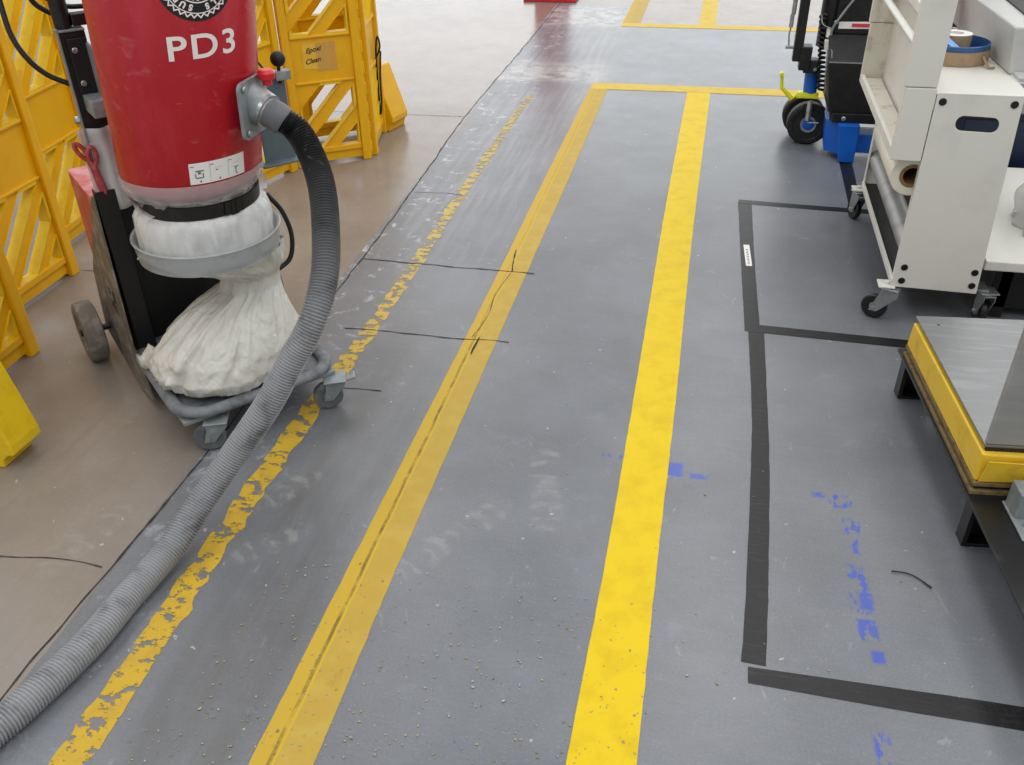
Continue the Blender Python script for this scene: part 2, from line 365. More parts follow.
# ------------------------------------------------------------------ painted stripes
def paint_mat(name, c, c2, wear, ns=30., edge=0., seed=0., stretch=(1, 1, 1), smudge=None, fade=None):
    k = NT(name)
    col = k.mix(k.ramp(k.noise(14, 6, .6), .4, .75), lin(c), lin(c2))
    if smudge:
        X, Y, Z = k.xyz()
        xx = k.math('ADD', X, k.math('MULTIPLY', k.math('SUBTRACT', k.noise(4, 4), .5), .014))
        col = k.mix(k.ramp(xx, -.712, -.722), col, lin('#c3a234'))
        ln = k.math('MULTIPLY', k.ramp(xx, -.7165, -.7145), k.ramp(xx, -.709, -.711)); col = k.mix(k.math('MULTIPLY', ln, .8), col, lin('#cbaa28'))
        dk = k.math('MULTIPLY', k.ramp(xx, -.7265, -.7235), k.ramp(xx, -.7155, -.7175))
        dk = k.math('MULTIPLY', dk, k.math('MULTIPLY', k.ramp(Y, 3.0, 2.4, .25, 1.), k.ramp(k.noise(9, 6, .75, stretch=(2, 1, 1)), .34, .62)))
        col = k.mix(k.math('MULTIPLY', dk, .85), col, lin('#66552c'))
        g = k.ramp(k.noise(22, 6, .7, stretch=(1, .4, 1)), .6, .72)
        col = k.mix(k.math('MULTIPLY', g, .35), col, lin('#8a7640'))
    col = k.mix(k.math('MULTIPLY', k.ramp(k.noise(60, 3, .7), .6, .72), .25), col, lin('#b89a3a'))
    if fade:
        X, Y, Z = k.xyz(); f = k.ramp(Y, 1.9, 3.3); col = k.mix(k.math('MULTIPLY', f, .6), col, lin(fade))
        wear = k.math('ADD', k.math('MULTIPLY', f, .035), wear)
    k.base(col); k.rough(.55); k.p.inputs['Specular IOR Level'].default_value = .3
    k.bump(k.noise(90, 4), .12)
    w = k.ramp(k.noise(ns, 7, .68, stretch=stretch), k.math('SUBTRACT', wear, .03), k.math('ADD', wear, .03))
    k.transp(w); return k.m
M['stripe_fresh'] = paint_mat('fresh_yellow_paint', '#dfc000', '#d2b200', .22)
M['stripe_dull'] = paint_mat('dull_yellow_paint', '#b89a3e', '#bfa34a', .25, smudge=(-.728, -.705))
M['stripe_worn'] = paint_mat('worn_yellow_paint', '#c9a530', '#b8963c', .45, ns=15, stretch=(1.1, 1.7, 1), fade='#bfae78')
M['stripe_cross'] = paint_mat('cross_yellow_paint', '#d6b735', '#caa83a', .27)
def strip(pl, pr, z, name, mt, h=.0004, wob=.0, **k):
    def dense(P): return resample(catmull([(x, y, z) for x, y in P], 12), .03)
    A = catmull([(x, y, 0) for x, y in pl], 36); B = catmull([(x, y, 0) for x, y in pr], 36); m = MB(); V = []
    for P, sgn in ((A, 1), (B, -1)):
        for p in P: V.append(Vector((p.x+wob*(noise.noise((p.y*13, sgn*3., 1))+.6*noise.noise((p.y*31, sgn*5., 2))), p.y, z)))
    n = len(A); V += [Vector((v.x, v.y, max(0, z-h))) for v in V]; F = []
    for i in range(n-1):
        F += [(i, i+1, n+i+1, n+i), (i, 2*n+i, 2*n+i+1, i+1), (n+i, n+i+1, 3*n+i+1, 3*n+i)]
    F += [(0, n, 3*n, 2*n), (n-1, 3*n-1, 4*n-1, 2*n-1)]
    m.mesh(V, F); return m.build(name, mt, **k)
strip([(-.148, -2.5), (-.146, .4), (-.145, 1.05), (-.138, 1.63), (-.14, 2.35), (-.144, 3.04), (-.150, 4), (-.146, 5.87)], [(-.01, -2.5), (-.01, .4), (-.009, 1.08), (-.012, 1.65), (-.010, 2.37), (-.014, 3.04), (-.015, 4), (-.004, 5.87)], .0010, 'floor_stripe', 'stripe_fresh', wob=.0014,
      label='bright fresh yellow stripe painted along the floor, nearest the black tape bay', cat='floor marking', group='long yellow floor stripes')
strip([(-.76, -2.5), (-.76, .4), (-.759, .93), (-.758, 1.43), (-.755, 2.23), (-.753, 3.14), (-.757, 4.2), (-.759, 5.85)], [(-.632, -2.5), (-.632, .4), (-.632, .96), (-.639, 1.46), (-.640, 2.25), (-.641, 3.16), (-.640, 4.2), (-.645, 5.85)], .0010, 'floor_stripe', 'stripe_dull', wob=.0018,
      label='dull scuffed mustard yellow stripe with dark streaks, in the middle of the floor', cat='floor marking', group='long yellow floor stripes')
strip([(-1.15, -2.5), (-1.15, .4), (-1.148, .85), (-1.15, 1.5), (-1.152, 1.93), (-1.128, 2.84), (-1.135, 4), (-1.13, 5.55)], [(-1.072, -2.5), (-1.072, .4), (-1.07, .87), (-1.085, 1.5), (-1.085, 1.93), (-1.073, 2.84), (-1.085, 4), (-1.085, 5.6)],   .0010, 'floor_stripe', 'stripe_worn', wob=.014,
      label='badly worn flaking yellow stripe running beside the concrete joint under the hose', cat='floor marking', group='long yellow floor stripes')
strip([(-.76, 5.79), (0, 5.8), (1.6, 5.8)], [(-.75, 5.93), (0, 5.94), (1.6, 5.95)], .0014, 'floor_stripe', 'stripe_cross', label='yellow cross stripe joining the long stripes in front of the black wheels', cat='floor marking')
strip([(-.76, 7.6), (0, 7.61), (1.9, 7.61)], [(-.76, 7.73), (0, 7.74), (1.9, 7.74)], .0014, 'floor_stripe', 'stripe_cross', label='farthest yellow cross stripe where grey paint meets bare concrete', cat='floor marking')
strip([(-.76, 7.73), (-.76, 9.6)], [(-.62, 7.73), (-.62, 9.6)], .0010, 'floor_stripe', 'stripe_dull', label='short dull yellow stripe at the top edge, left of its brighter neighbour', cat='floor marking')
strip([(-.15, 7.73), (-.15, 9.6)], [(-.02, 7.73), (-.02, 9.6)], .0010, 'floor_stripe', 'stripe_cross', label='short bright yellow stripe at the top edge beyond the farthest cross stripe', cat='floor marking')

# ------------------------------------------------------------------ black floor tape
G = 'black tape strips on the grey floor'
strip([(.172, 4.04), (.187, 3.37), (.2, 2.86)], [(.233, 4.05), (.241, 3.38), (.253, 2.87)], .0008, 'floor_tape', 'tapeblack', wob=.001, label='black tape strip carrying the small white sticker', cat='tape', group=G)
strip([(.212, 2.85), (.22, 2.41), (.217, 2.1), (.2, 1.56), (.19, 1.377)], [(.267, 2.86), (.268, 2.42), (.267, 2.06), (.252, 1.57), (.243, 1.375)], .0008, 'floor_tape', 'tapeblack', wob=.0014, label='longest black tape strip, running beside the fresh yellow stripe in the foreground', cat='tape', group=G)
strip([(.175, 4.02), (.62, 3.995), (1.15, 3.99)], [(.175, 4.065), (.62, 4.045), (1.15, 4.04)], .0012, 'floor_tape', 'tapeblack', label='black cross tape strip ending under the far caster of the white cart', cat='tape', group=G)
strip([(.2, 2.84), (.73, 2.822), (1.3, 2.81)], [(.2, 2.895), (.737, 2.878), (1.3, 2.87)], .0012, 'floor_tape', 'tapeblack', label='black cross tape strip between the white cart and the steel plate stand', cat='tape', group=G)
strip([(.205, 1.323), (.5, 1.315), (.747, 1.312), (1.2, 1.3)], [(.205, 1.366), (.5, 1.37), (.76, 1.372), (1.2, 1.36)], .0012, 'floor_tape', 'tapeblack', label='nearest black cross tape strip at the bottom right of the floor', cat='tape', group=G)
strip([(.668, 4.9), (.668, 4.6), (.662, 4.05)], [(.73, 4.9), (.73, 4.6), (.715, 4.05)], .0008, 'floor_tape', 'tapeblack', label='short black tape strip leading from the blue machine foot to the white cart', cat='tape', group=G)
st = empty('sticker', (.213, 3.468, .0009), .05, label='small white printed sticker stuck on the black floor tape', cat='sticker')
m = MB(); m.box(-.012, .012, -.1, .1, 0, .0004); m.build('paper', 'label', st)
m = MB()
for i in range(9): m.box(-.005+.003*(i % 2), .004, -.08+i*.016, -.08+i*.016+.008, .0004, .0006)
m.build('print', 'greyink', st)

# ------------------------------------------------------------------ loose things on the floor
def chips(m, n, area, size, seed):
    rnd = random.Random(seed)
    for _ in range(n):
        x = rnd.uniform(*area[:2]); y = area[2]+(area[3]-area[2])*rnd.random()**1.6
        s = size*rnd.uniform(.3, 1.2)*(1.5 if rnd.random() < .06 else 1); a = rnd.uniform(0, PI); h = s*rnd.uniform(.15, .35); pts = []
        el = rnd.uniform(.35, .9)
        for j in range(5):
            b = 2*PI*j/5; q = s*rnd.uniform(.55, 1); u, v = q*math.cos(b), el*q*math.sin(b); pts.append((x+u*math.cos(a)-v*math.sin(a), y+u*math.sin(a)+v*math.cos(a)))
        m.plate([pts], h, lambda u, v, w: Vector((u, v, .0014+w)))
def chip_mat():
    k = NT('paint_flake'); n = k.noise(45, 2, .5); k.base(k.mix(k.ramp(n, .42, .50), lin('#a5a49c'), k.mix(k.ramp(k.noise(70, 2), .4, .6), lin('#aca26a'), lin('#7d7b55')))); k.rough(.7); return k.m
M['chip'] = chip_mat(); m = MB()
chips(m, 620, (-1.0, .0, .88, 1.5), .0037, 3); chips(m, 180, (-1.15, .75, .9, 2.5), .0028, 5)
m.build('floor_debris', 'chip', label='yellowish paint flakes and pale grit scattered over the foreground floor', cat='debris', kind='stuff')
m = MB(); m.tube(catmull([(.545, 1.722, .004), (.575, 1.722, .004), (.6, 1.712, .004), (.63, 1.683, .004)], 8), [.0016]*20+[.002]*4+[.0026], 8)
m.build('zip_tie', 'cable', smooth=40, label='thin black curved cable tie lying on the grey floor', cat='cable tie')

# ================================================================== CASTERS
def caster(parent, cx, cy, r, wid, ztop, yaw, trail, wheelmat='rubber', brake=False, plate=None, world=False, hub='galv', platemat='galv'):
    """cx,cy floor contact of the wheel; yaw = direction of the wheel axle; trail = swivel offset of the stem along rolling direction"""
    B = Matrix.Translation((cx, cy, 0)) @ Matrix.Rotation(yaw, 4, 'Z')      # local x = axle, local y = rolling
    m = MB(); w2 = wid/2+.004
    for sx in (-1, 1):
        x = sx*w2
        prof = [(-.014, r-.012), (.014, r-.012), (trail+.03, ztop-.02), (trail+.03, ztop-.012), (trail-.03, ztop-.012), (trail-.03, ztop-.03)]
        m.plate([prof], .003, lambda u, v, w, x=x, sx=sx: Vector((x+sx*w, u, v)))
    m.box(-w2-.003, w2+.003, trail-.03, trail+.03, ztop-.015, ztop-.010)
    m.cyl((0, trail, ztop-.012), (0, trail, ztop-.004), .024, 20)
    m.cyl((-w2-.008, 0, r), (w2+.008, 0, r), .007, 12)
    f = m.build('caster', platemat, parent, world=world, local=B, bevel=.001)
    m = MB(); a = plate or .034; m.box(-a, a, trail-a, trail+a, ztop-.005, ztop)
    m.build('mounting_plate', platemat, f, world=world, local=B, bevel=.002)
    m = MB(); t = min(.012, r*.25)
    m.lathe([(r*.36, -wid*.36), (r-t, -wid*.46), (r-.004, -wid*.44), (r, -wid*.25), (r, wid*.25), (r-.004, wid*.44), (r-t, wid*.46), (r*.36, wid*.36), (r*.36, -wid*.36)], Matrix.Translation((0, 0, r)) @ Matrix.Rotation(PI/2, 4, 'Y'), 32)
    m.build('wheel', wheelmat, f, world=world, local=B, smooth=35)
    m = MB(); m.lathe([(0, -wid*.3), (r*.37, -wid*.3), (r*.37, wid*.3), (0, wid*.3)], Matrix.Translation((0, 0, r)) @ Matrix.Rotation(PI/2, 4, 'Y'), 24)
    m.build('hub', hub, f, world=world, local=B, smooth=35)
    if brake:
        m = MB(); m.hexa([Vector((-.018, trail+.02, ztop-.015)), Vector((.018, trail+.02, ztop-.015)), Vector((.018, trail+.062, ztop-.005)), Vector((-.018, trail+.062, ztop-.005))],
                         [Vector((-.018, trail+.02, ztop-.009)), Vector((.018, trail+.02, ztop-.009)), Vector((.018, trail+.062, ztop+.003)), Vector((-.018, trail+.062, ztop+.003))])
        m.build('brake_lever', 'steel', f, world=world, local=B, bevel=.002)
    return f

# ================================================================== DUST EXTRACTOR  (local x = its right, local y = back)
E_ANG = math.atan2(.733, .68)
ex = empty('dust_extractor', (-1.207, 1.992, 0), E_ANG, label='red upright industrial dust extractor on a wheeled black frame', cat='dust extractor')
TILT = Matrix.Translation((0, .23, .71)) @ Matrix(((1, 0, .0745, 0), (0, 1, -.051, 0), (0, 0, 1, 0), (0, 0, 0, 1)))   # lean of the drum; origin at its foot
DR = .2
def on_drum(a, z, off=.0):      # angle from the front, height above the drum foot
    r = .187+.036*z+off; return TILT @ Vector((r*math.sin(a), -r*math.cos(a), z))
m = MB(); m.lathe([(.135, -.012), (.145, 0), (.170, .012), (.182, .028), (.18916, .06), (.2158, .80), (DR, .83), (.1, .86), (0, .865)], TILT, 96)
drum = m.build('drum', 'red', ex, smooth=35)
m = text_bm('PD3', .078, lambda x, y: on_drum(x*1.22/DR+.03, y+.391, .0012), offset=.0012, spacing=1.12); m.build('lettering', 'whiteink', drum, label='white PD3 lettering')
# round emblem: black disc, white scalloped ring, white inner rings, letters
EC = .543; EA = .02; ES = 1.12
def em(x, y, o=.0012): return on_drum(x*ES/DR+EA, y*ES+EC, o)
def grid_disc(m, r0, r1, o, n=120, rf=None):
    V = []; K = 6
    for j in range(K+1):
        for i in range(n):
            a = 2*PI*i/n; ra = r0(a) if callable(r0) else r0; rb = r1(a) if callable(r1) else r1; r = ra+(rb-ra)*j/K
            V.append(em(r*math.cos(a), r*math.sin(a), o))
    m.mesh(V, [(j*n+i, j*n+(i+1) % n, (j+1)*n+(i+1) % n, (j+1)*n+i) for j in range(K) for i in range(n)])
m = MB(); grid_disc(m, .001, .083, .0012); emb = m.build('emblem', 'ink', drum, label='round black and white emblem')
m = MB(); zig = lambda a: .0735+.0035*(1-abs(((a*34/(2*PI)) % 1)*2-1)*2)
grid_disc(m, lambda a: zig(a)-.0028, lambda a: zig(a)+.0012, .0018, 340); grid_disc(m, .0665, .0685, .0018, 160); grid_disc(m, .0455, .048, .0018, 120)
grid_disc(m, .001, .012, .0018, 60)
for i in range(26):
    a = 2*PI*i/26
    m.mesh([em((.024+q*.019)*math.cos(a+t), (.024+q*.019)*math.sin(a+t), .0018) for q in (0, .5, 1) for t in (-.06+q*.05, .06+q*.05)], [(0, 1, 3, 2), (2, 3, 5, 4)])
m.build('emblem_rings', 'whiteink', emb)
for i, ch in enumerate('SURFALS'):
    # letters stand on the ring with their tops outward, read turning clockwise
    a0 = {'SURF': 0, 'ALS': 0}
    ang = -PI/2+{0: -.33, 1: -.62, 2: -.91, 3: -1.2, 4: .83, 5: .55, 6: .27}[i]
    ca, sa = math.cos(ang), math.sin(ang)
    m = text_bm(ch, .0165, lambda x, y: em((.057+y)*ca+x*sa, (.057+y)*sa-x*ca, .0018), offset=.0009, cuts=0)
    m.build('emblem_letter', 'whiteink', emb)
# service sticker
def patch(m, a0, a1, z0, z1, o, n=10):
    V = [on_drum(a0+(a1-a0)*i/n, z, o) for z in (z0, z1) for i in range(n+1)]; m.mesh(V, [(i, i+1, n+2+i, n+1+i) for i in range(n)])
m = MB(); patch(m, -.33, .47, .056, .112, .0012); stk = m.build('instruction_sticker', 'label', drum, label='white sticker with three small pictograms')
m = MB()
for j in range(3):
    a = -.31+j*.26; patch(m, a, a+.045, .102, .104, .0017, 2); patch(m, a+.25, a+.253, .060, .108, .0017, 1) if j < 2 else None
    patch(m, a+.06, a+.17, .089+.003*(j > 0), .0925, .0017, 3); patch(m, a+.11, a+.13, .060, .065, .0017, 1)
    if j == 0: patch(m, a+.06, a+.16, .071, .074, .0017, 3); patch(m, a+.05, a+.065, .074, .084, .0017, 1); patch(m, a+.15, a+.165, .074, .084, .0017, 1); patch(m, a+.09, a+.13, .082, .088, .0017, 2)
    if j == 1: patch(m, a+.07, a+.1, .085, .088, .0017, 2)
    if j == 2: patch(m, a+.1, a+.115, .065, .081, .0017, 1); patch(m, a+.08, a+.15, .079, .0815, .0017, 2)
m.build('pictograms', 'greyink', stk)
# inlet: flange, stub, collar (points towards world +x); built in world coordinates
def W(p): return RM(ex).inverted() @ Vector(p)
IC = Vector((-1.135, 2.135, .932)); ID = Vector((.88, -.22, -.36)).normalized()
iu = Vector((0, 1, 0)); iv = Vector((.05, 0, 1)).normalized()
inl = MB()
def flfn(u, v, w): return IC+iu*u+iv*v+Vector((1, 0, 0))*(w-.012-.9*u*u)
pts = rrect(-.075, .075, -.072, .072, .018, 5); pts2 = []
for i in range(len(pts)):
    a, b = Vector(pts[i]), Vector(pts[(i+1) % len(pts)]); n = max(1, int((b-a).length/.02))
    pts2 += [tuple(a.lerp(b, t/n)) for t in range(n)]
inl.plate([pts2], .009, flfn); inlet = inl.build('inlet_flange', 'galv', ex, world=True)
m = MB()
for u, v in ((-.057, -.055), (.057, -.055), (-.057, .055), (.057, .055)):
    c = flfn(u, v, .008); m.cyl(c, c+Vector((.007, 0, 0)), .009, 10, bev=.002)
m.build('flange_bolts', 'steel', inlet, world=True, smooth=40)
m = MB(); P0 = IC-ID*.03; P1 = IC+ID*.03
m.cyl(P0, P1, .050, 36, .045); inlet_stub = m.build('inlet_stub', 'galv', inlet, world=True, smooth=40)
m = MB(); m.cyl(P1-ID*.010, P1+ID*.004, .0455, 36, .0455); m.cyl(P1+ID*.0, P1+ID*.016, .039, 36, .038); m.build('inlet_collar', 'steel', inlet, world=True, smooth=40)
m = MB(); kp = IC+Vector((.02, .03, .058)); m.lathe([(0, -.012), (.012, -.012), (.012, .0), (.021, .004), (.023, .018), (.017, .026), (0, .027)], Matrix.Translation(kp), 20); m.build('clamp_knob', 'redplastic', inlet, world=True, smooth=40, label='small red knob')
# strap, film and collar below the drum
m = MB(); N = 72; TS = TILT @ Matrix.Translation((.012, .0, 0))
m.lathe([(.158, -.055), (.163, -.055), (.163, -.017), (.158, -.017), (.158, -.055)], TS, N); strap = m.build('strap', 'black', ex, smooth=40)
m = MB()
for a in (.22, .30): m.box(-.006, .006, -.004, .004, -.02, .02, TS @ Matrix.Rotation(a, 4, 'Z') @ Matrix.Translation((0, -.166, -.036)))
m.box(-.03, .03, -.002, .003, -.018, .018, TS @ Matrix.Rotation(.26, 4, 'Z') @ Matrix.Translation((0, -.165, -.036)))
m.build('buckle', 'black', strap, bevel=.001)
def film_lathe(prof, amp, seed, n=140, base=None, freq=5., jag=0., lobes=0.):
    V = []; B = base or Matrix.Identity(4); J = len(prof)
    for j, (r, z) in enumerate(prof):
        for i in range(n):
            a = 2*PI*i/n; d = noise.noise((freq*math.cos(a), freq*math.sin(a), seed+z*9))+.5*noise.noise((2.3*freq*math.cos(a), 2.3*freq*math.sin(a), seed+z*20))
            d = .45*d+.9*(.35-abs(noise.noise((1.2*freq*math.cos(a), 1.2*freq*math.sin(a), seed+z*13+2)))*1.5)
            am = amp[j] if hasattr(amp, '__len__') else amp
            zz = z+(jag*noise.noise((3.2*math.cos(a), 3.2*math.sin(a), seed+4))+jag*.5*noise.noise((9*math.cos(a), 9*math.sin(a), seed+7)) if j in (0,) else 0)
            rr = r+am*d; V.append(B @ Vector((rr*math.sin(a), -rr*math.cos(a), zz)))
    m = MB(); m.mesh(V, [(j*n+i, j*n+(i+1) % n, (j+1)*n+(i+1) % n, (j+1)*n+i) for j in range(J-1) for i in range(n)]); return m
film_lathe([(.158, -.012), (.163, -.006), (.178, -.002), (.187, .012), (.1925, .03), (.1905, .052)], [.008, .006, .006, .005, .003, .001], 1.3, base=TILT, jag=.022).build('film_skirt', 'filmthin', ex, smooth=80, label='thin clear film hanging over the drum rim')
RC = Matrix.Translation((.008, .235, 0))
film_lathe([(.145, .690), (.150, .672), (.158, .656), (.176, .645), (.183, .625), (.184, .59), (.185, .55), (.183, .515)], [.003, .003, .006, .014, .022, .022, .016, .006], 5.1, base=RC, jag=.02).build('film_sleeve', 'film', ex, smooth=80, label='crumpled clear plastic sleeve')
V = []; n = 90; prof = [(.150, .668), (.166, .672), (.180, .690), (.190, .715)]
for j, (r, z) in enumerate(prof):                     # loose top edge of the sleeve standing up round the back of the neck
    for i in range(n+1):
        a = 1.25+(2*PI-2.35)*i/n; e = min(1, i/12, (n-i)/12)
        q = noise.noise((4*math.cos(a), 4*math.sin(a), 6.+j)); rr = r+.012*q*(j > 0); zz = .662+(z-.662)*e*(1+.5*noise.noise((3*math.cos(a), 3*math.sin(a), 2.)))
        V.append(RC @ Vector((rr*math.sin(a), -rr*math.cos(a), zz)))
m = MB(); m.mesh(V, [(j*(n+1)+i, j*(n+1)+i+1, (j+1)*(n+1)+i+1, (j+1)*(n+1)+i) for j in range(3) for i in range(n)]); m.build('film_edge', 'film', ex, smooth=80, label='loose crumpled top edge of the plastic sleeve')
m = MB(); m.lathe([(.190, .508), (.198, .506), (.203, .55), (.2045, .563), (.2085, .567), (.2045, .571), (.199, .567), (.192, .513), (.190, .508)], RC, 96)
m.build('collar_ring', 'ring', ex, smooth=40)
# frame: housing, posts, uprights
m = MB(); m.box(-.224, .224, .49, .84, .10, .610); hs = m.build('housing', 'orange', ex, bevel=.006, label='dusty orange red rear housing')
m = MB(); m.box(-.225, .225, .489, .842, .610, .616); m.build('housing_lid', 'pinkdust', hs, bevel=.002, label='dusty pink red top')
m = MB(); m.box(-.224, .224, .474, .489, .10, .60); fp = m.build('front_panel', 'blackdust', ex, bevel=.002)
m = MB(); m.box(-.17, .17, .44, .476, .128, .142); m.build('panel_ledge', 'galv', fp)
m = MB(); m.box(-.15, -.05, .470, .475, .37, .385); m.build('panel_slot', 'ink', fp)
for sx in (-1, 1):
    m = MB()                                       # open U-shaped channel post
    x0, x1 = (-.226, -.172) if sx < 0 else (.172, .226)
    m.box(x0, x1, .432, .437, .03, .665); m.box(x0, x0+.005, .432, .475, .03, .665); m.box(x1-.005, x1, .432, .475, .03, .665)
    m.build('post', 'blackdust', ex, bevel=.002)
    m = MB(); px = sx*.212
    m.plate([[(.44, .645), (.46, .65), (.50, .62), (.61, .49), (.78, .29), (.82, .06), (.42, .012), (.28, .045), (.30, .085), (.40, .15), (.437, .55)]], .004, lambda u, v, w, sx=sx: Vector((sx*(.229+.030*(.65-v)+w), u, v)))
    sp = m.build('side_plate', 'dirtplate', ex)
    if sx < 0:
        m = MB()
        rnd = random.Random(4)
        for i in range(5):
            for j in range(6):
                if rnd.random() < .6: m.hexa([Vector((-.2293-.030*(.65-zz)-.0046-dx, yy, zz)) for dx in (0, .0004) for yy, zz in ((.5+i*.014, .24+j*.014), (.511+i*.014, .24+j*.014), (.511+i*.014, .251+j*.014), (.5+i*.014, .251+j*.014))][:4], [Vector((-.2293-.030*(.65-zz)-.0050, yy, zz)) for yy, zz in ((.5+i*.014, .24+j*.014), (.511+i*.014, .24+j*.014), (.511+i*.014, .251+j*.014), (.5+i*.014, .251+j*.014))])
        m.build('worn_print', 'ink', sp)
for sx in (-1, 1):
    m = MB(); xa, xb = (-.211, -.136) if sx < 0 else (.205, .28)
    m.box(xa+.006, xb, .455, .485, .62, 1.09); up = m.build('upright', 'black', ex, bevel=.003)
    m = MB(); m.box(xa+.003, xa+.009, .448, .466, .62, 1.10); m.box(xa+.003, xb, .448, .49, 1.09, 1.096); m.build('edge_channel', 'galv', up, bevel=.002)
    m = MB(); m.cyl((xa+.03, .478, 1.08), (xa+.03, .478, 1.75), .022, 20); m.build('upright_tube', 'black', up, smooth=40)
    m = MB(); m.box(xa+.022, xb-.002, .445, .453, .93, 1.075); br = m.build('bracket_plate', 'black', up, bevel=.003)
    m = MB(); m.box(xb-.008, xb, .36, .45, .93, 1.06) if sx < 0 else m.box(xa, xa+.008, .36, .45, .93, 1.06); m.build('bracket_web', 'galv', up, bevel=.002)
    m = MB()
    for z in (.96, 1.045):
        for dx, dy in ((.036, .444),):
            m.cyl((xa+dx, dy+.002, z), (xa+dx, dy-.006, z), .008, 10, bev=.002)
        if sx < 0: m.cyl((xb+.0, .40, z-.01), (xb+.008, .40, z-.01), .008, 10, bev=.002)
    m.build('bolts', 'steel', br, smooth=40)
    m = MB(); m.box(-.03+sx*.155, .03+sx*.155, .36, .456, .885, .93); m.build('drum_bracket', 'galv', up, bevel=.002)
m = MB(); m.box(-.16, .24, .46, .495, 1.10, 1.13); m.build('crossbar', 'black', ex, bevel=.003)
m = MB(); m.cyl((-.22, .468, .86), (-.2, .468, .86), .012, 8, bev=.003); m.build('side_bolt', 'steel', ex, smooth=40)
# blue-grey plate and lever at the right of the drum
m = MB(); m.box(.222, .318, .262, .268, .70, .935); m.box(.205, .326, .235, .27, .694, .703); bp = m.build('lever_plate', 'blueplate', ex, bevel=.003, label='blue grey steel plate')
m = MB(); m.box(.285, .33, .24, .268, .93, .955); m.build('lever_bracket', 'galv', bp, bevel=.002)
m = MB(); m.sphere((.302, .25, .987), .021); m.cyl((.302, .25, .987), (.302, .26, .92), .005, 10); m.build('lever_knob', 'rubber', bp, smooth=40)
m = MB(); m.tube([(.20, .28, 1.03), (.25, .275, .985), (.285, .27, .93)], .003, 8); m.build('lever_wire', 'cable', bp, smooth=40)
m = MB(); m.tube(catmull([(.235, .34, .58), (.27, .33, .52), (.285, .32, .44), (.265, .31, .37), (.215, .31, .34)], 8), .0075, 10); m.build('side_handle', 'rubber', ex, smooth=40)
# tray loop and casters
loop = []
for x, y in rrect(-.232, .232, -.015, .47, .09, 8): loop.append((x, y, .135))
m = MB(); n = len(loop); V = []
for i, p in enumerate(loop):                        # flat oval bar bent to a rounded loop
    a, b = Vector(loop[i-1]), Vector(loop[(i+1) % n]); t = (b-a).normalized(); o = Vector((t.y, -t.x, 0))
    for k in range(12):
        q = 2*PI*k/12; V.append(Vector(p)+o*(.020*math.cos(q))+Vector((0, 0, .015*math.sin(q))))
m.mesh(V, [(i*12+k, i*12+(k+1) % 12, ((i+1) % n)*12+(k+1) % 12, ((i+1) % n)*12+k) for i in range(n) for k in range(12)])
tray = m.build('tray_loop', 'greypaint', ex, smooth=60)
m = MB(); m.plate([[(x*.95, .2275+(y-.2275)*.95) for x, y in rrect(-.232, .232, -.015, .47, .09, 8)]], .006, lambda u, v, w: Vector((u, v, .118+w))); m.build('tray_plate', 'greypaint', tray)
m = MB()
for sx in (-1, 1): m.box(sx*.19-.045, sx*.19+.045, -.005, .08, .106, .119)
m.build('caster_pads', 'galv', tray, bevel=.002)
rel = lambda wx, wy: math.atan2(wy, wx)-E_ANG
caster(ex, -.172, .0, .046, .028, .106, rel(.35, -.94), .028, 'greyrubber', platemat='galv', hub='greypaint')
caster(ex, .200, -.01, .046, .028, .106, rel(.42, -.9), .025, 'greyrubber', brake=True, platemat='galv', hub='galv')
for sx in (-1, 1):
    m = MB(); T = Matrix.Translation((sx*.312, .735, .104)) @ Matrix.Rotation(PI/2, 4, 'Y')
    m.lathe([(.060, -.022), (.066, -.030), (.088, -.031), (.1, -.027), (.104, -.012), (.104, .012), (.1, .027), (.088, .031), (.066, .030), (.060, .022), (.060, -.022)], T, 48); w = m.build('rear_wheel', 'oldrubber', ex, smooth=30)
    m = MB(); m.lathe([(.012, -.026), (.022, -.026), (.022, -.008), (.062, -.006), (.062, .006), (.022, .008), (.022, .026), (.012, .026), (.012, -.026)], T, 36); m.build('wheel_hub', 'oldrubber', w, smooth=30)
m = MB(); m.cyl((-.345, .735, .104), (.345, .735, .104), .011, 14); m.box(-.2, -.18, .69, .77, .07, .14); m.box(.18, .2, .69, .77, .07, .14); m.build('axle', 'darksteel', ex, smooth=40)
# cables at the back
m = MB(); m.tube(catmull([(-.27, .62, 1.5), (-.295, .58, 1.3), (-.302, .55, 1.18), (-.304, .52, 1.09), (-.285, .5, 1.03), (-.25, .49, .985), (-.195, .48, .95)], 10), .0075, 10); m.build('cable', 'cable', ex, smooth=60)
m = MB(); m.tube(catmull([(-.24, .55, 1.32), (-.232, .56, 1.18), (-.2, .56, 1.13), (-.14, .56, 1.105), (-.06, .55, 1.1), (.05, .54, 1.14)], 10), .0075, 10); m.build('cable', 'cable', ex, smooth=60)
m = MB(); m.tube(catmull([(-.22, .52, 1.35), (-.205, .53, 1.19), (-.17, .53, 1.147), (-.12, .53, 1.135), (-.04, .53, 1.14), (.05, .53, 1.2)], 10), .0065, 10); m.build('cable', 'cable', ex, smooth=60)
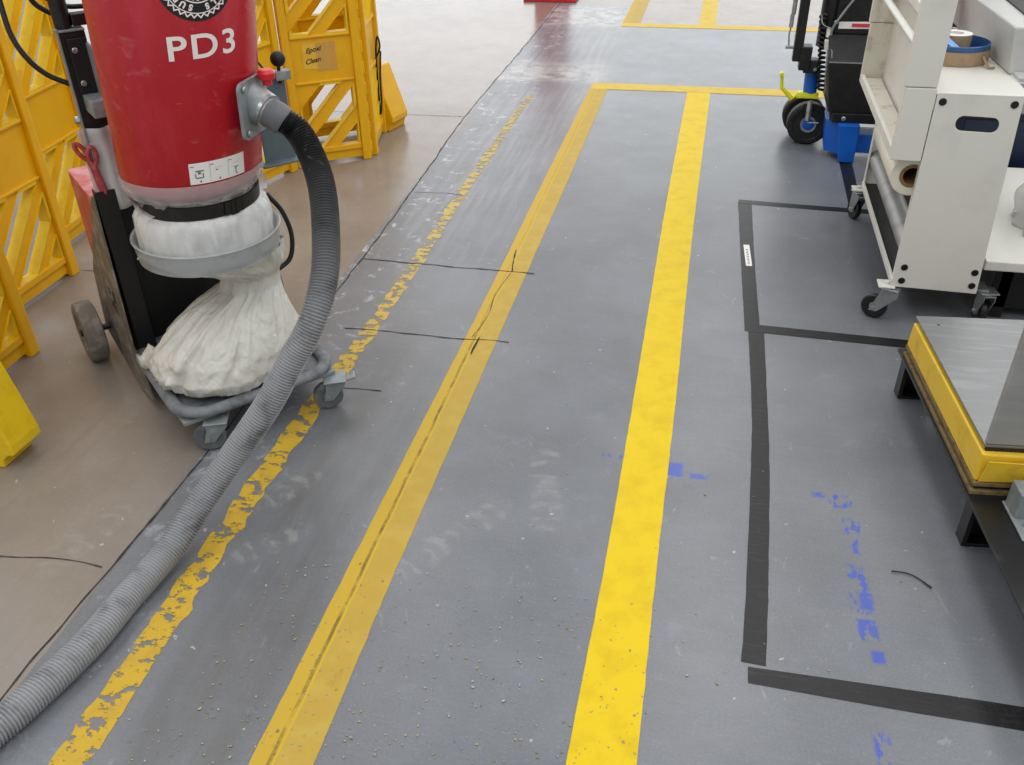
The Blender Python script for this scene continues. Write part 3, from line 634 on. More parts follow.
# document pouch in the post
m = MB(); V = []; nx, nz = 10, 14
for j in range(nz+1):
    for i in range(nx+1):
        u = -.222+.088*i/nx-.004*(j/nz); z = .60+.24*j/nz
        V.append(Vector((u, .446+.012*noise.noise((u*14, z*9, 2.))+.012*math.sin(i*.7), z)))
m.mesh(V, [(j*(nx+1)+i, j*(nx+1)+i+1, (j+1)*(nx+1)+i+1, (j+1)*(nx+1)+i) for j in range(nz) for i in range(nx)])
pouch = m.build('document_pouch', 'pouch', ex, smooth=80, label='clear plastic document pouch tucked in the post')
pouch.modifiers.new('thick', 'SOLIDIFY').thickness = .0012
m = MB(); m.box(-.208, -.158, .4525, .4535, .62, .80); m.build('leaflet', 'label', pouch)

# scissors standing in the post
sc = empty('scissors', (-1.207, 1.992, 0), E_ANG, label='red handled scissors stuck upright in the black post', cat='scissors')
def loopband(c, a, b, ang, r): return [(c[0]+a*math.cos(t)*math.cos(ang)-b*math.sin(t)*math.sin(ang), c[1], c[2]+a*math.cos(t)*math.sin(ang)+b*math.sin(t)*math.cos(ang)) for t in [2*PI*i/24 for i in range(25)]]
for (c, ang, tip, a, b) in (((-.228, .442, .782), 2.05, (-.200, .447, .655), .028, .009), ((-.206, .436, .768), 1.5, (-.198, .441, .655), .025, .011)):
    m = MB(); m.tube(loopband(c, a, b, ang, 0), .0062, 10, cap=False)
    e = Vector(c)-Vector((math.cos(ang)*a, 0, math.sin(ang)*a)); m.tube(catmull([e, (e+Vector(tip))/2, tip], 6), [.008]*6+[.0095]*7, 10)
    h = m.build('handle', 'pinkhandle', sc, smooth=60)
    m = MB(); m.hexa([Vector((tip[0]-.001, tip[1], .50)), Vector((tip[0]+.001, tip[1], .50)), Vector((tip[0]+.001, tip[1]+.002, .50)), Vector((tip[0]-.001, tip[1]+.002, .50))],
                     [Vector((tip[0]-.008, tip[1], .67)), Vector((tip[0]+.008, tip[1], .67)), Vector((tip[0]+.008, tip[1]+.002, .67)), Vector((tip[0]-.008, tip[1]+.002, .67))]); m.build('blade', 'steel', h)

# ------------------------------------------------------------------ dust bag standing on the tray (local frame of the extractor)
bag = empty('dust_bag', (-1.207, 1.992, 0), E_ANG, label='bulging off white dust bag sitting on the grey wheeled tray', cat='bag')
def bag_mesh():
    N, J = 220, 90; V = []
    #      t     z     cx     cy    rx    ry
    key = [(0, .142, -.02, .19, .02, .02), (.06, .139, -.02, .19, .16, .15), (.13, .150, -.02, .19, .208, .185), (.24, .185, -.02, .19, .226, .197), (.36, .23, -.012, .19, .213, .183), (.50, .285, .012, .19, .173, .15),
           (.64, .34, .045, .195, .128, .11), (.76, .380, .088, .20, .084, .08), (.84, .418, .098, .205, .078, .08), (.90, .450, .075, .212, .115, .115), (.95, .482, .035, .222, .16, .155), (1, .511, .008, .235, .190, .190)]
    for j in range(J+1):
        t = j/J
        for a, b in zip(key, key[1:]):
            if a[0] <= t <= b[0]:
                f = (t-a[0])/(b[0]-a[0]); f = f*f*(3-2*f) if False else f; z, cx, cy, rx, ry = [a[i]+(b[i]-a[i])*f for i in range(1, 6)]; break
        for i in range(N):
            th = 2*PI*i/N; c, s = math.cos(th), math.sin(th)
            up = min(1, max(0, (t-.2)/.5)); low = 1-up
            q = Vector((c*2.2, s*2.2, z*5)); q += Vector((noise.noise(q), noise.noise(q+Vector((7, 3, 1))), noise.noise(q+Vector((1, 9, 4)))))*1.0
            rid = lambda f, k, sz: 1-2*abs(noise.noise((q.x*f+k, q.y*f, q.z*f*sz)))
            d = 1+up*(.16*rid(.9, 2.3, .2)+.05*rid(2.3, 5.1, .35)-.10)+(.35+.65*low)*(.075*rid(.9, 8., 1.2)+.035*rid(2.1, 3.3, 1.2)+.012*rid(4.5, 1.3, 1.3)-.05)+low*.03*noise.noise((c*1.6, s*1.6, 3.3))
            dz = .012*low*noise.noise((c*3, s*3, 9.))+.010*up*noise.noise((c*6, s*6, 3.+t*3))
            V.append(Vector((cx+rx*d*c, cy+ry*d*s, max(.136, z+dz) if t < .9 else z)))
    m = MB(); m.mesh(V, [(j*N+i, j*N+(i+1) % N, (j+1)*N+(i+1) % N, (j+1)*N+i) for j in range(J) for i in range(N)]+[tuple(range(N))[::-1]]); return m
m = bag_mesh(); bagm = m.build('sack', 'bag', bag, smooth=100)
m = MB(); V = []
for j in range(13):                                   # loose corner of the bag at the tray's back left
    for i in range(24):
        a = 2*PI*i/24; r = (.030-.012*j/12)*(1+.4*noise.noise((2*math.cos(a), 2*math.sin(a), j*.4)))
        V.append(Vector((-.205-.052*j/12, .285+.02*j/12+r*math.cos(a), .185+.012*math.sin(j*.5)+r*1.1*math.sin(a))))
m.mesh(V, [(j*24+i, j*24+(i+1) % 24, (j+1)*24+(i+1) % 24, (j+1)*24+i) for j in range(12) for i in range(24)]+[tuple(12*24+i for i in range(24))]); m.build('sack_corner', 'bag', bag, smooth=80)
# ------------------------------------------------------------------ hose
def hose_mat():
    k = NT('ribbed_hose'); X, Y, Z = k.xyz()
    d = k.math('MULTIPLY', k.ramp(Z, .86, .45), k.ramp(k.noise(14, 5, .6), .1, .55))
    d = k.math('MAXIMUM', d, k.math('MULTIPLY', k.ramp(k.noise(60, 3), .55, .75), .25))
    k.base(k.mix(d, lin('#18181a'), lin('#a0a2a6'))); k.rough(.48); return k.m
M['hose'] = hose_mat()
S = P1+ID*.03
hp = [P1, S, (-1.03, 2.125, .872), (-.972, 2.075, .803), (-.928, 2.0, .742), (-.893, 1.897, .65), (-.886, 1.84, .592), (-.893, 1.793, .54), (-.912, 1.762, .49), (-.945, 1.734, .435), (-1.005, 1.68, .325), (-1.092, 1.605, .20),
      (-1.15, 1.52, .115), (-1.185, 1.41, .058), (-1.205, 1.32, .040), (-1.217, 1.24, .0355), (-1.224, 1.122, .0355), (-1.247, 1.005, .0355), (-1.278, .89, .0355), (-1.33, .75, .0355), (-1.41, .55, .0355), (-1.5, .35, .0355)]
hose = empty('vacuum_hose', (-1.2, 1.25, 0), 0, label='long grey corrugated hose running from the red drum to the bottom left corner', cat='hose')
P = resample(catmull(hp, 40), .0019); rr = [(.0355, .0345, .0295, .0305)[i % 4] for i in range(len(P))]
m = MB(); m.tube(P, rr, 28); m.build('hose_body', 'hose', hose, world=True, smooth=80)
M['cuff'] = mat('grey_rubber_cuff', '#5d6065', .5, c2='#707378', ns=12)
m = MB(); Q = catmull([P1+ID*t for t in (.008, .018, .03)]+[S+(Vector(hp[2])-S)*.35], 4); m.tube(Q, [.0385]*(len(Q)-3)+[.0385, .038, .036], 36); m.build('hose_cuff', 'cuff', hose, world=True, smooth=40, label='smooth grey cuff')

# ================================================================== FOLDING BARRICADES
def clip(poly, a, b, c):       # keep a*x+b*y<=c
    out = []
    for i in range(len(poly)):
        p, q = poly[i], poly[(i+1) % len(poly)]; dp = a*p[0]+b*p[1]-c; dq = a*q[0]+b*q[1]-c
        if dp <= 0: out.append(p)
        if dp*dq < 0: t = dp/(dp-dq); out.append((p[0]+(q[0]-p[0])*t, p[1]+(q[1]-p[1])*t))
    return out
def area(p): return abs(sum(p[i][0]*p[(i+1) % len(p)][1]-p[(i+1) % len(p)][0]*p[i][1] for i in range(len(p))))/2
def barricade_panel(parent, p0, p1, name='panel', slope=1.0, gap=.108, period=.172, ph=.04, side=1, mt='yellow'):
    p0, p1 = Vector((*p0, 0)), Vector((*p1, 0)); d = p1-p0; w = d.length; d.normalize(); nrm = Vector((d.y, -d.x, 0))*side
    holes = []
    for z0, z1 in ((.085, .40), (.64, 1.06)):
        c = z0-slope*w+ph
        while c < z1+slope*w:
            q = [(.055, z0), (w-.055, z0), (w-.055, z1), (.055, z1)]
            q = clip(q, slope, -1, -c); q = clip(q, -slope, 1, c+gap) if len(q) > 2 else q
            if len(q) > 2 and area(q) > .0012: holes.append(q)
            c += period
    outl = [(0, .0), (.035, .0), (.05, .016), (w-.05, .016), (w-.035, .0), (w, .0), (w, 1.2), (0, 1.2)]
    m = MB(); fn = lambda u, v, t: p0+d*u+Vector((0, 0, v))+nrm*(t-.012); m.plate([outl]+holes, .024, fn)
    o = m.build(name, mt, parent, world=True)
    m = MB()                                     # raised rims: posts, rails and the lips of the slots
    for h in holes:
        n = len(h); cx = sum(p[0] for p in h)/n; cy = sum(p[1] for p in h)/n
        sc_ = [(cx+(p[0]-cx)*1.0+(.006 if p[0] > cx else -.006), cy+(p[1]-cy)+(.008 if p[1] > cy else -.008)) for p in h]
        for ta, tb in ((-.016, .032),):
            hi_ = [(cx+(p[0]-cx)*.955, cy+(p[1]-cy)*.97) for p in h]
            V = [fn(p[0], p[1], t) for t in (ta, tb) for L_ in (hi_, sc_) for p in L_]
            m.mesh(V, [q for i in range(n) for j in [(i+1) % n] for q in ((i, j, n+j, n+i), (2*n+i, 2*n+j, 3*n+j, 3*n+i), (i, j, 2*n+j, 2*n+i), (n+i, n+j, 3*n+j, 3*n+i))])
    m.build('slot_rims', 'foot_and_lit_rim', o, world=True)
    m = MB()
    for a, b in ((0, .045), (w-.045, w)):
        for t0, t1 in ((.022, .045), (-.02, .002)):
            m.hexa([fn(a, .0, t0), fn(b, .0, t0), fn(b, .0, t1), fn(a, .0, t1)], [fn(a+.006, 1.2, t0), fn(b-.006, 1.2, t0), fn(b-.006, 1.2, t1), fn(a+.006, 1.2, t1)])
    m.build('end_posts', mt, o, world=True, bevel=.005)
    m = MB()
    for z0, z1 in ((.06, .088), (.408, .420), (.622, .634)): 
        m.hexa([fn(.045, z0, .022), fn(w-.045, z0, .022), fn(w-.045, z0, .034), fn(.045, z0, .034)], [fn(.045, z1, .022), fn(w-.045, z1, .022), fn(w-.045, z1, .034), fn(.045, z1, .034)])
    m.build('rails', mt, o, world=True, bevel=.003)
    m = MB()
    c = fn(w+.004, 0, .012); m.lathe([(0, .03)]+[(r, .03+.1*i+dz) for i in range(12) for r, dz in ((.010, 0), (.010, .055), (.005, .056), (.005, .099))]+[(0, 1.2)], Matrix.Translation(c), 12)
    m.build('hinge', mt, o, world=True, smooth=40)
    return o
def foot(parent, base, d, perp, L, H, T, mt='foot_and_lit_rim'):
    base, d, perp = Vector(base), Vector(d).normalized(), Vector(perp).normalized(); m = MB()
    out = [(0, 0), (L*.80, 0), (L*.82, .025), (L*.9, .045), (L, .05), (L, .08), (.03, H), (0, H)]
    m.plate([out, [(L*.2, .09), (L*.55, .09), (L*.5, .13), (L*.2, H*.45)]], T, lambda u, v, w: base+d*u+Vector((0, 0, v))+perp*w)
    o = m.build('foot', mt, parent, world=True, bevel=.006)
    return o
ba = empty('folding_barricade', (-2.3, 2.5, 0), label='yellow slotted folding barricade at the left edge beside the orange housing', cat='barricade', group='yellow folding barricades')
barricade_panel(ba, (-2.452, 2.435), (-2.455, 2.845))
barricade_panel(ba, (-2.208, 1.84), (-2.217, 2.262), side=1)
barricade_panel(ba, (-2.62, 2.98), (-2.66, 3.40))
foot(ba, (-2.06, 1.665, 0), (1, -.01, 0), (0.03, 1, 0), .24, 1.05, .12)
bb = empty('folding_barricade', (-1.9, 4.2, 0), label='yellow folding barricade with a handwritten note, standing behind the hose inlet', cat='barricade', group='yellow folding barricades')
barricade_panel(bb, (-2.15, 3.70), (-2.045, 4.10))
bp2 = barricade_panel(bb, (-2.035, 4.134), (-1.715, 4.345), period=.185, ph=.06)
barricade_panel(bb, (-1.72, 4.37), (-1.80, 4.77))
barricade_panel(bb, (-2.16, 4.52), (-1.83, 4.80))
foot(bb, (-1.845, 4.78, 0), (1, -.25, 0), (.25, 1, 0), .125, .34, .16, 'yellow')
# the note taped on the middle panel
p0, p1 = Vector((-2.035, 4.134, 0)), Vector((-1.715, 4.345, 0)); d = (p1-p0); d.normalize(); nrm = Vector((d.y, -d.x, 0))
nf = lambda u, v, w=0.: p0+d*u+Vector((0, 0, v))+nrm*(.0132+w)
note = empty('paper_note', nf(.17, .62), 0, label='yellow handwritten note taped on the barricade panel', cat='note')
m = MB(); m.plate([[(.095, .480), (.235, .470), (.24, .590), (.10, .60)]], .001, lambda u, v, w: nf(u, v, w)); m.build('paper', 'paper', note, world=True)
M['tapeclear'] = mat('packing_tape', '#e6bd6c', .25, alpha=.4)
m = MB(); m.plate([[(.165, .465), (.262, .465), (.262, .60), (.165, .597)]], .0006, lambda u, v, w: nf(u, v, w+.0012)); m.build('tape_patch', 'tapeclear', note, world=True)
for txt, u, v, s in (('Epoxi', .155, .568, .034), ('Clean', .148, .517, .034)):
    m = text_bm(txt, s, lambda x, y, u=u, v=v: nf(u+x*.95+y*.25, v+y+x*.15, .0022), offset=.0006, cuts=0); m.build('handwriting', 'ink', note, world=True)
m = MB(); lp = catmull([(-1.755, 4.66, .42), (-1.73, 4.67, .48), (-1.742, 4.68, .53), (-1.757, 4.68, .46), (-1.762, 4.68, .32), (-1.762, 4.67, .13), (-1.745, 4.66, .2), (-1.74, 4.66, .32), (-1.728, 4.67, .46)], 8)
m.tube(lp, .005, 8); m.build('strap_loop', 'cable', bb, world=True, smooth=60)

# ================================================================== RED STAND AT THE BACK
rs = empty('floor_stand', (-1.5, 8.65, 0), 0, label='red floor stand with a flat base at the top edge of the aisle', cat='stand')
m = MB(); m.plate([rrect(-.245, .235, -.15, .15, .03)], .022, lambda u, v, w: Vector((u, v, .004+w))); m.build('base_plate', 'redplastic', rs, bevel=.004)
m = MB(); m.box(-.24, .24, -.14, .14, 0, .006); m.build('rubber_pad', 'rubber', rs)
m = MB(); m.box(-.155, .155, -.06, .06, .026, 1.15); m.build('body', 'redplastic', rs, bevel=.015)
m = MB(); m.cyl((-.1, 0, 1.14), (-.1, 0, 1.25), .015); m.cyl((.1, 0, 1.14), (.1, 0, 1.25), .015); m.cyl((-.115, 0, 1.25), (.115, 0, 1.25), .015); m.build('handle', 'rubber', rs, smooth=40)

# ================================================================== WALKIE STACKER
wk = empty('pallet_stacker', (.7, 4.85, 0), 0, label='black and blue pallet stacker with a yellow brake pedal, behind the white cart', cat='stacker')
b = lambda m, n, mt, bev=.004, par=wk, **k: m.build(n, mt, par, world=True, bevel=bev, **k)
m = MB(); m.hexa([Vector(p) for p in ((.578, 4.70, .235), (1.3, 4.70, .235), (1.3, 5.05, .235), (.578, 5.05, .235))], [Vector(p) for p in ((.54, 4.70, .475), (1.3, 4.70, .475), (1.3, 5.05, .475), (.56, 5.05, .475))])
m.hexa([Vector(p) for p in ((.54, 4.702, .477), (1.3, 4.702, .477), (1.3, 5.05, .477), (.56, 5.05, .477))], [Vector(p) for p in ((.535, 4.84, .575), (1.3, 4.84, .575), (1.3, 5.05, .575), (.552, 5.05, .575))])
cov = b(m, 'motor_cover', 'black')
m = MB(); m.box(.54, 1.3, 4.699, 4.704, .472, .477); b(m, 'cover_trim', 'galv', 0, cov)
m = MB(); m.box(.60, 1.3, 4.685, 5.08, .188, .236); bpl = b(m, 'base_frame', 'black')
m = MB()
for x, z in ((.655, .21), (.56, .63)): m.cyl((x, 4.69 if z < .3 else 4.842, z), (x, 4.68 if z < .3 else 4.83, z), .011, 12, bev=.003)
m.cyl((.597, 4.72, .24), (.587, 4.72, .24), .011, 12); b(m, 'bolts', 'steel', 0, bpl, smooth=40)
m = MB(); m.box(.56, 1.3, 4.845, 5.08, .575, 1.7); col = b(m, 'mast_cover', 'black')
m = MB(); m.cyl((.545, 4.93, .50), (.545, 4.93, 1.7), .055, 28); b(m, 'mast_tube', 'black', 0, col, smooth=40)
m = MB(); m.plate([[(.575, .600), (.80, .605), (.80, .637), (.575, .632)]], .002, lambda u, v, w: Vector((u, 4.844-w, v))); lb = b(m, 'warning_label', 'label', 0, col, label='white label with a red bar')
m = MB(); m.box(.635, .72, 4.840, 4.8415, .610, .626); b(m, 'label_bar', 'redink', 0, lb)
m = MB(); m.hexa([Vector(p) for p in ((.662, 4.64, 0.004), (.735, 4.64, .004), (.735, 4.95, .004), (.662, 4.95, .004))], [Vector(p) for p in ((.632, 4.645, .19), (.735, 4.645, .19), (.735, 4.95, .19), (.632, 4.95, .19))]); b(m, 'front_foot', 'blue')
m = MB(); m.hexa([Vector(p) for p in ((.592, 4.74, .03), (.66, 4.68, .03), (.66, 4.95, .03), (.60, 4.95, .03))], [Vector(p) for p in ((.578, 4.74, .188), (.65, 4.68, .188), (.65, 4.95, .188), (.585, 4.95, .188))]); b(m, 'side_gusset', 'blue')
m = MB(); m.box(.735, 1.35, 4.72, 4.85, .03, .125); b(m, 'outrigger', 'blue')
for i, (x, y) in enumerate(((.515, 4.93), (.498, 5.08))):
    T = Matrix.Translation((x, y, .108)) @ Matrix.Rotation(PI/2, 4, 'X'); m = MB()
    m.lathe([(.04, -.028), (.078, -.03), (.082, -.034), (.098, -.034), (.108, -.024), (.108, .024), (.098, .034), (.082, .034), (.078, .03), (.04, .028), (.04, -.028)], T, 48); w = m.build('wheel', 'rubber', wk, world=True, smooth=30)
    m = MB(); m.lathe([(.030, -.034), (.040, -.036), (.042, -.03), (.042, .03), (.040, .036), (.030, .034), (.030, -.034)], T, 32); m.build('bearing_ring', 'galv', w, world=True, smooth=30)
    m = MB(); m.lathe([(0, -.032), (.031, -.032), (.031, .032), (.018, .034), (.016, .042), (0, .044)], T, 24); m.build('hub', 'blue', w, world=True, smooth=30)
m = MB(); m.tube([(.345, 4.88, .362), (.352, 4.88, .30), (.41, 4.88, .245), (.43, 4.89, .262), (.54, 4.90, .262)], [.008, .010, .014, .013, .012], 10); m.cyl((.343, 4.865, .365), (.343, 4.895, .365), .011, 14)
m.plate([[(.43, 4.87), (.54, 4.87), (.54, 4.98), (.44, 4.98)]], .012, lambda u, v, w: Vector((u, v, .25+w))); b(m, 'brake_pedal', 'lime', .002)
m = MB(); m.cyl((.498, 4.92, .265), (.492, 4.92, .392), .034, 28, bev=.004); b(m, 'steering_hub', 'blue', 0, smooth=40)
m = MB(); m.box(.38, .425, 4.83, 4.885, .44, 1.35); hb = b(m, 'drawbar', 'black')
m = MB(); m.cyl((.41, 4.855, .755), (.41, 4.855, .80), .045, 20); b(m, 'drawbar_joint', 'black', 0, hb, smooth=40)
m = MB(); m.box(.415, .47, 4.82, 4.9, .40, .515); m.box(.44, .51, 4.83, 4.9, .385, .45); b(m, 'drawbar_bracket', 'black', .005, hb)
m = MB(); m.cyl((.495, 4.825, .41), (.495, 4.815, .41), .009, 10); b(m, 'bracket_bolt', 'steel', 0, hb, smooth=40)
m = MB(); m.cyl((.352, 4.85, .6), (.352, 4.85, .66), .010, 12); m.cyl((.356, 4.85, .66), (.356, 4.85, .76), .011, 12); m.tube([(.352, 4.85, .6), (.349, 4.85, .56), (.355, 4.85, .51)], .004, 8); m.cyl((.34, 4.85, .505), (.385, 4.85, .505), .008, 10); b(m, 'gas_spring', 'galv', 0, hb, smooth=40)
m = MB(); P = [Vector((.497+.045*t+.014*math.cos(t*100), 4.865+.014*math.sin(t*100), .66-.36*t)) for t in [i/400 for i in range(401)]]; m.tube(P, .0068, 8); b(m, 'coiled_cord', 'cable', 0, smooth=60)
m = MB(); P = [Vector((.503+.010*math.cos(t*90), 4.86+.010*math.sin(t*90), .24-.1*t)) for t in [i/160 for i in range(161)]]; m.tube(P, .0035, 8); m.cyl((.503, 4.86, .13), (.56, 4.86, .13), .004, 8); b(m, 'return_spring', 'steel', 0, smooth=60)
m = MB(); m.cyl((.545, 4.845, .50), (.54, 4.845, .55), .021, 18, bev=.003); m.cyl((.534, 4.845, .56), (.534, 4.845, .60), .012, 12); b(m, 'cable_plug', 'label', 0, smooth=40, label='white round cable plug')
m = MB(); m.tube(catmull([(.545, 4.84, .555), (.55, 4.83, .61), (.585, 4.82, .68), (.64, 4.82, .78), (.66, 4.83, .9)], 8), .006, 10); b(m, 'plug_cable', 'galv', 0, smooth=60)
m = MB(); m.tube(catmull([(.548, 4.83, .6), (.50, 4.83, .62), (.488, 4.85, .66)], 6), .003, 8); b(m, 'plug_tie', 'galv', 0, smooth=60)
m = MB(); m.hexa([Vector(p) for p in ((.587, 4.72, .19), (.592, 4.72, .19), (.592, 4.9, .19), (.587, 4.9, .19))], [Vector(p) for p in ((.548, 4.72, .52), (.553, 4.72, .52), (.55, 4.9, .52), (.545, 4.9, .52))]); b(m, 'clear_guard', 'filmthin', 0)

# ================================================================== WHITE CART
ct = empty('packing_cart', (.8, 3.5, 0), 0, label='cream white metal packing cart on casters with a film roll inside', cat='cart')
b = lambda m, n, mt, bev=.003, par=ct, **k: m.build(n, mt, par, world=True, bevel=bev, **k)
Y0, Y1 = 3.0, 3.95
def taper(u, v): return u-(.028*(v-.14)/.66 if u > .8 else 0)
for y, near in ((Y0, 1), (Y1-.004, 0)):
    slot = [(x, z+(x-.827)*-.02) for x, z in rrect(.752, .902, .688, .735, .022, 6)]
    m = MB(); m.plate([[(.680, .14), (.955, .135), (.955, .8), (.680, .8)], slot], .004, lambda u, v, w, y=y: Vector((taper(u, v), y+w, v))); sp = b(m, 'side_panel', 'white', .0008)
    m = MB(); m.box(.680, .685, y+.004, y+.03, .14, .8) if near else m.box(.680, .685, y-.025, y, .14, .8); m.box(.684, .95, y+.005, y+.03, .136, .142) if near else m.box(.684, .95, y-.026, y-.001, .136, .142); b(m, 'panel_flange', 'white', .002, sp)
    if near:
        for (x, z) in ((.700, .776), (.905, .776), (.707, .214), (.708, .164), (.932, .213), (.934, .164)):
            m = MB(); m.cyl((x, y+.001, z), (x, y-.003, z), .0115, 18, bev=.001); b(m, 'plug', 'caster', 0, sp, smooth=40)
m = MB(); m.box(.672, .945, Y0, Y1, .797, .803); m.box(.672, .678, Y0, Y1, .75, .80); deck = b(m, 'deck', 'white', .002)
# trough hanging at the front: end boxes, back sheet, floor, rails
for i, (ya, yb) in enumerate(((Y0-.002, Y0+.03), (Y1-.03, Y1))):
    m = MB(); m.box(.585, .677, ya, yb, .585, .815); m.box(.578, .675, ya, yb, .817, 1.075); b(m, 'end_box', 'dirtywhite' if i else 'white', .003)
m = MB(); m.box(.668, .672, Y0+.03, Y1-.03, .60, .95); b(m, 'back_sheet', 'white', 0)
m = MB(); m.box(.60, .672, Y0+.03, Y1-.03, .592, .597); b(m, 'trough_floor', 'dirtywhite', 0)
m = MB(); m.box(.585, .600, Y0+.028, Y1-.028, .585, .62); b(m, 'front_rail', 'white')
m = MB(); m.cyl((.60, Y0+.02, .93), (.60, Y1-.02, .93), .012, 16); b(m, 'top_rail', 'white', 0, smooth=40)
m = MB(); m.box(.635, .668, Y0+.02, Y1-.02, .965, 1.0); b(m, 'top_rail', 'white')
m = MB(); m.box(.645, .672, Y0+.02, Y1-.02, 1.05, 1.075); b(m, 'top_rail', 'white')
m = MB(); m.box(.60, .66, Y0+.05, Y1-.05, .597, .612); b(m, 'drip_tray', 'dirtywhite', .002)
m = MB(); m.box(.676, .686, Y0+.005, Y1-.005, .14, .166); b(m, 'bottom_rail', 'white', .002)
m = MB(); m.box(.93, .95, Y0+.004, Y1-.004, .14, .175); b(m, 'bottom_rail', 'white', .002)
m = MB(); m.cyl((.722, Y0+.006, .27), (.722, Y1-.008, .27), .038, 28); b(m, 'roller', 'tube', 0, smooth=40, label='grey steel roller')
m = MB(); m.box(.692, .928, Y0+.006, Y1-.006, .15, .158); b(m, 'bottom_tray', 'blackdust', 0)
M['castersteel'] = M['steel']
for (wx, wy, yaw, tr, mx) in ((.645, 3.03, 1.15, -.045, .688), (.665, 3.935, .35, -.02, .69), (1.0, 3.06, .15, -.02, .975), (.96, 3.93, 1.2, -.03, .93)):
    caster(ct, wx, wy, .045, .026, .132, yaw, tr, 'caster', world=True, platemat='steel', hub='steel', plate=.03)
for (x, y) in ((.70, 3.02), (.70, 3.93)):
    m = MB(); m.box(x-.062, x-.008, y-.03, y+.03, .134, .140); m.cyl((x-.035, y, .14), (x-.035, y, .15), .010, 8); b(m, 'caster_bracket', 'white', .001)
m = MB(); m.box(.95, 1.0, 3.02, 3.09, .134, .142); b(m, 'caster_bracket', 'steel', .001)

fr = empty('film_roll', (.69, 3.3, 0), 0, label='cream stretch film roll held inside the white cart', cat='film roll')
T = Matrix.Translation((.672, 3.045, .520)) @ Matrix.Rotation(-PI/2, 4, 'X'); m = MB(); m.lathe([(.038, .0), (.066, 0), (.068, .004), (.068, .446), (.066, .45), (.038, .45), (.038, 0)], T, 48); m.build('film', 'roll', fr, world=True, smooth=40)
m = MB(); m.lathe([(.028, -.002), (.039, -.002), (.039, .452), (.028, .452), (.028, -.002)], T, 36); m.build('core', 'core', fr, world=True, smooth=40)

# things on the deck
cl = empty('strip_coil', (.795, 3.43, .8045), 0, label='coil of blue strip wrapped in brown paper on the cart top', cat='coil')
m = MB(); sp_o = []; 
prof = [(.110, .002), (.112, 0), (.114, .03), (.113, .044), (.111, .044), (.110, .002)]
m.lathe(prof, None, 64); m.build('paper_wrap', 'kraft', cl, smooth=40)
m = MB(); m.lathe([(.105, .002), (.1095, .002), (.1095, .060), (.106, .062), (.105, .002)], None, 64); m.lathe([(0, .004), (.105, .004)], None, 48); m.build('blue_lining', 'bluefilm', cl, smooth=40)
m = MB(); m.hexa([Vector(p) for p in ((-.055, -.02, .072), (-.030, -.02, .072), (.03, -.088, .03), (.005, -.093, .03))], [Vector(p) for p in ((-.055, -.02, .074), (-.030, -.02, .074), (.03, -.088, .032), (.005, -.093, .032))]); m.build('loose_strip', 'lightblue', cl, label='light blue loose strip')
m = MB(); m.tube(catmull([(.075, -.088, .03), (.085, -.105, .014), (.092, -.125, .005), (.11, -.12, .004)], 6), .004, 6); m.build('paper_tail', 'kraft', cl, smooth=40)
tr_ = empty('tape_roll', (.80, 3.47, .8105), 0, label='small white tape roll sitting inside the blue coil', cat='tape roll')
m = MB(); m.lathe([(.028, 0), (.052, 0), (.052, .07), (.028, .07), (.028, 0)], None, 40); m.build('tape', 'kraft', tr_, smooth=40)
m = MB(); m.lathe([(.024, -.001), (.029, -.001), (.029, .071), (.024, .071), (.024, -.001)], None, 32); m.lathe([(.0285, .0705), (.052, .0705)], None, 40); m.build('tape_side', 'label', tr_, smooth=40)
sp2 = empty('spool', (.836, 3.885, .8045), 0, label='red spool standing behind the blue coil', cat='spool')
m = MB(); m.cyl((0, 0, .008), (0, 0, .12), .036, 28, bev=.003); m.build('body', 'redplastic', sp2, smooth=40)
m = MB(); m.cyl((0, 0, 0), (0, 0, .008), .041, 28); m.cyl((0, 0, .12), (0, 0, .128), .041, 28); m.build('rim', 'greypaint', sp2, smooth=40)
gb = empty('sealer_housing', (1.0, 3.7, .803), 0, label='long grey metal housing on the right side of the cart top', cat='machine')
m = MB(); m.hexa([Vector(p) for p in ((.935, 3.24, .8045), (1.06, 3.25, .8045), (1.06, 4.0, .8045), (.90, 4.0, .8045))], [Vector(p) for p in ((.915, 3.24, .95), (1.06, 3.25, .95), (1.06, 4.0, .95), (.88, 4.0, .95))]); gh = m.build('housing', 'greybox', gb, world=True, bevel=.006)
m = MB(); m.box(.985, 1.05, 3.34, 3.96, .95, .956); m.build('top_recess', 'blackdust', gb, world=True)
m = MB(); m.box(.945, .99, 3.16, 3.24, .803, .815); m.build('mounting_foot', 'greybox', gb, world=True, bevel=.002)

# ------------------------------------------------------------------ low white rack behind the cart
rk = empty('low_rack', (1.5, 3.4, 0), 0, label='low white shelf rack at the right edge behind the cart', cat='rack')
m = MB(); m.box(.963, 2.1, 3.02, 3.98, .215, .25); m.build('shelf_board', 'white', rk, world=True, bevel=.004)
m = MB(); m.box(1.03, 2.08, 3.1, 3.95, .04, .19); m.build('under_shelf_shade', 'black', rk, world=True, bevel=.003)  # added black block, stands in for the dark under the shelf
for x, y in ((1.07, 3.12), (1.07, 3.92), (2.0, 3.12), (2.0, 3.92)): m = MB(); m.box(x-.02, x+.02, y-.02, y+.02, 0, .216); m.build('leg', 'blackdust', rk, world=True, bevel=.002)
pb = empty('plastic_bag', (1.22, 3.36, .25), 0, label='clear crinkled plastic bag lying on the low white shelf', cat='bag'); V = []
for j in range(19):
    t = j/18; z = .26*t; r0 = .12*math.sqrt(max(0, 1-(t*.98)**2.2))+.004
    for i in range(48):
        a = 2*PI*i/48; r = r0*(1+.35*noise.noise((2.2*math.cos(a), 2.2*math.sin(a), t*3+5))); V.append(Vector((r*math.cos(a)*1.0+.03, r*math.sin(a)*1.2, z)))
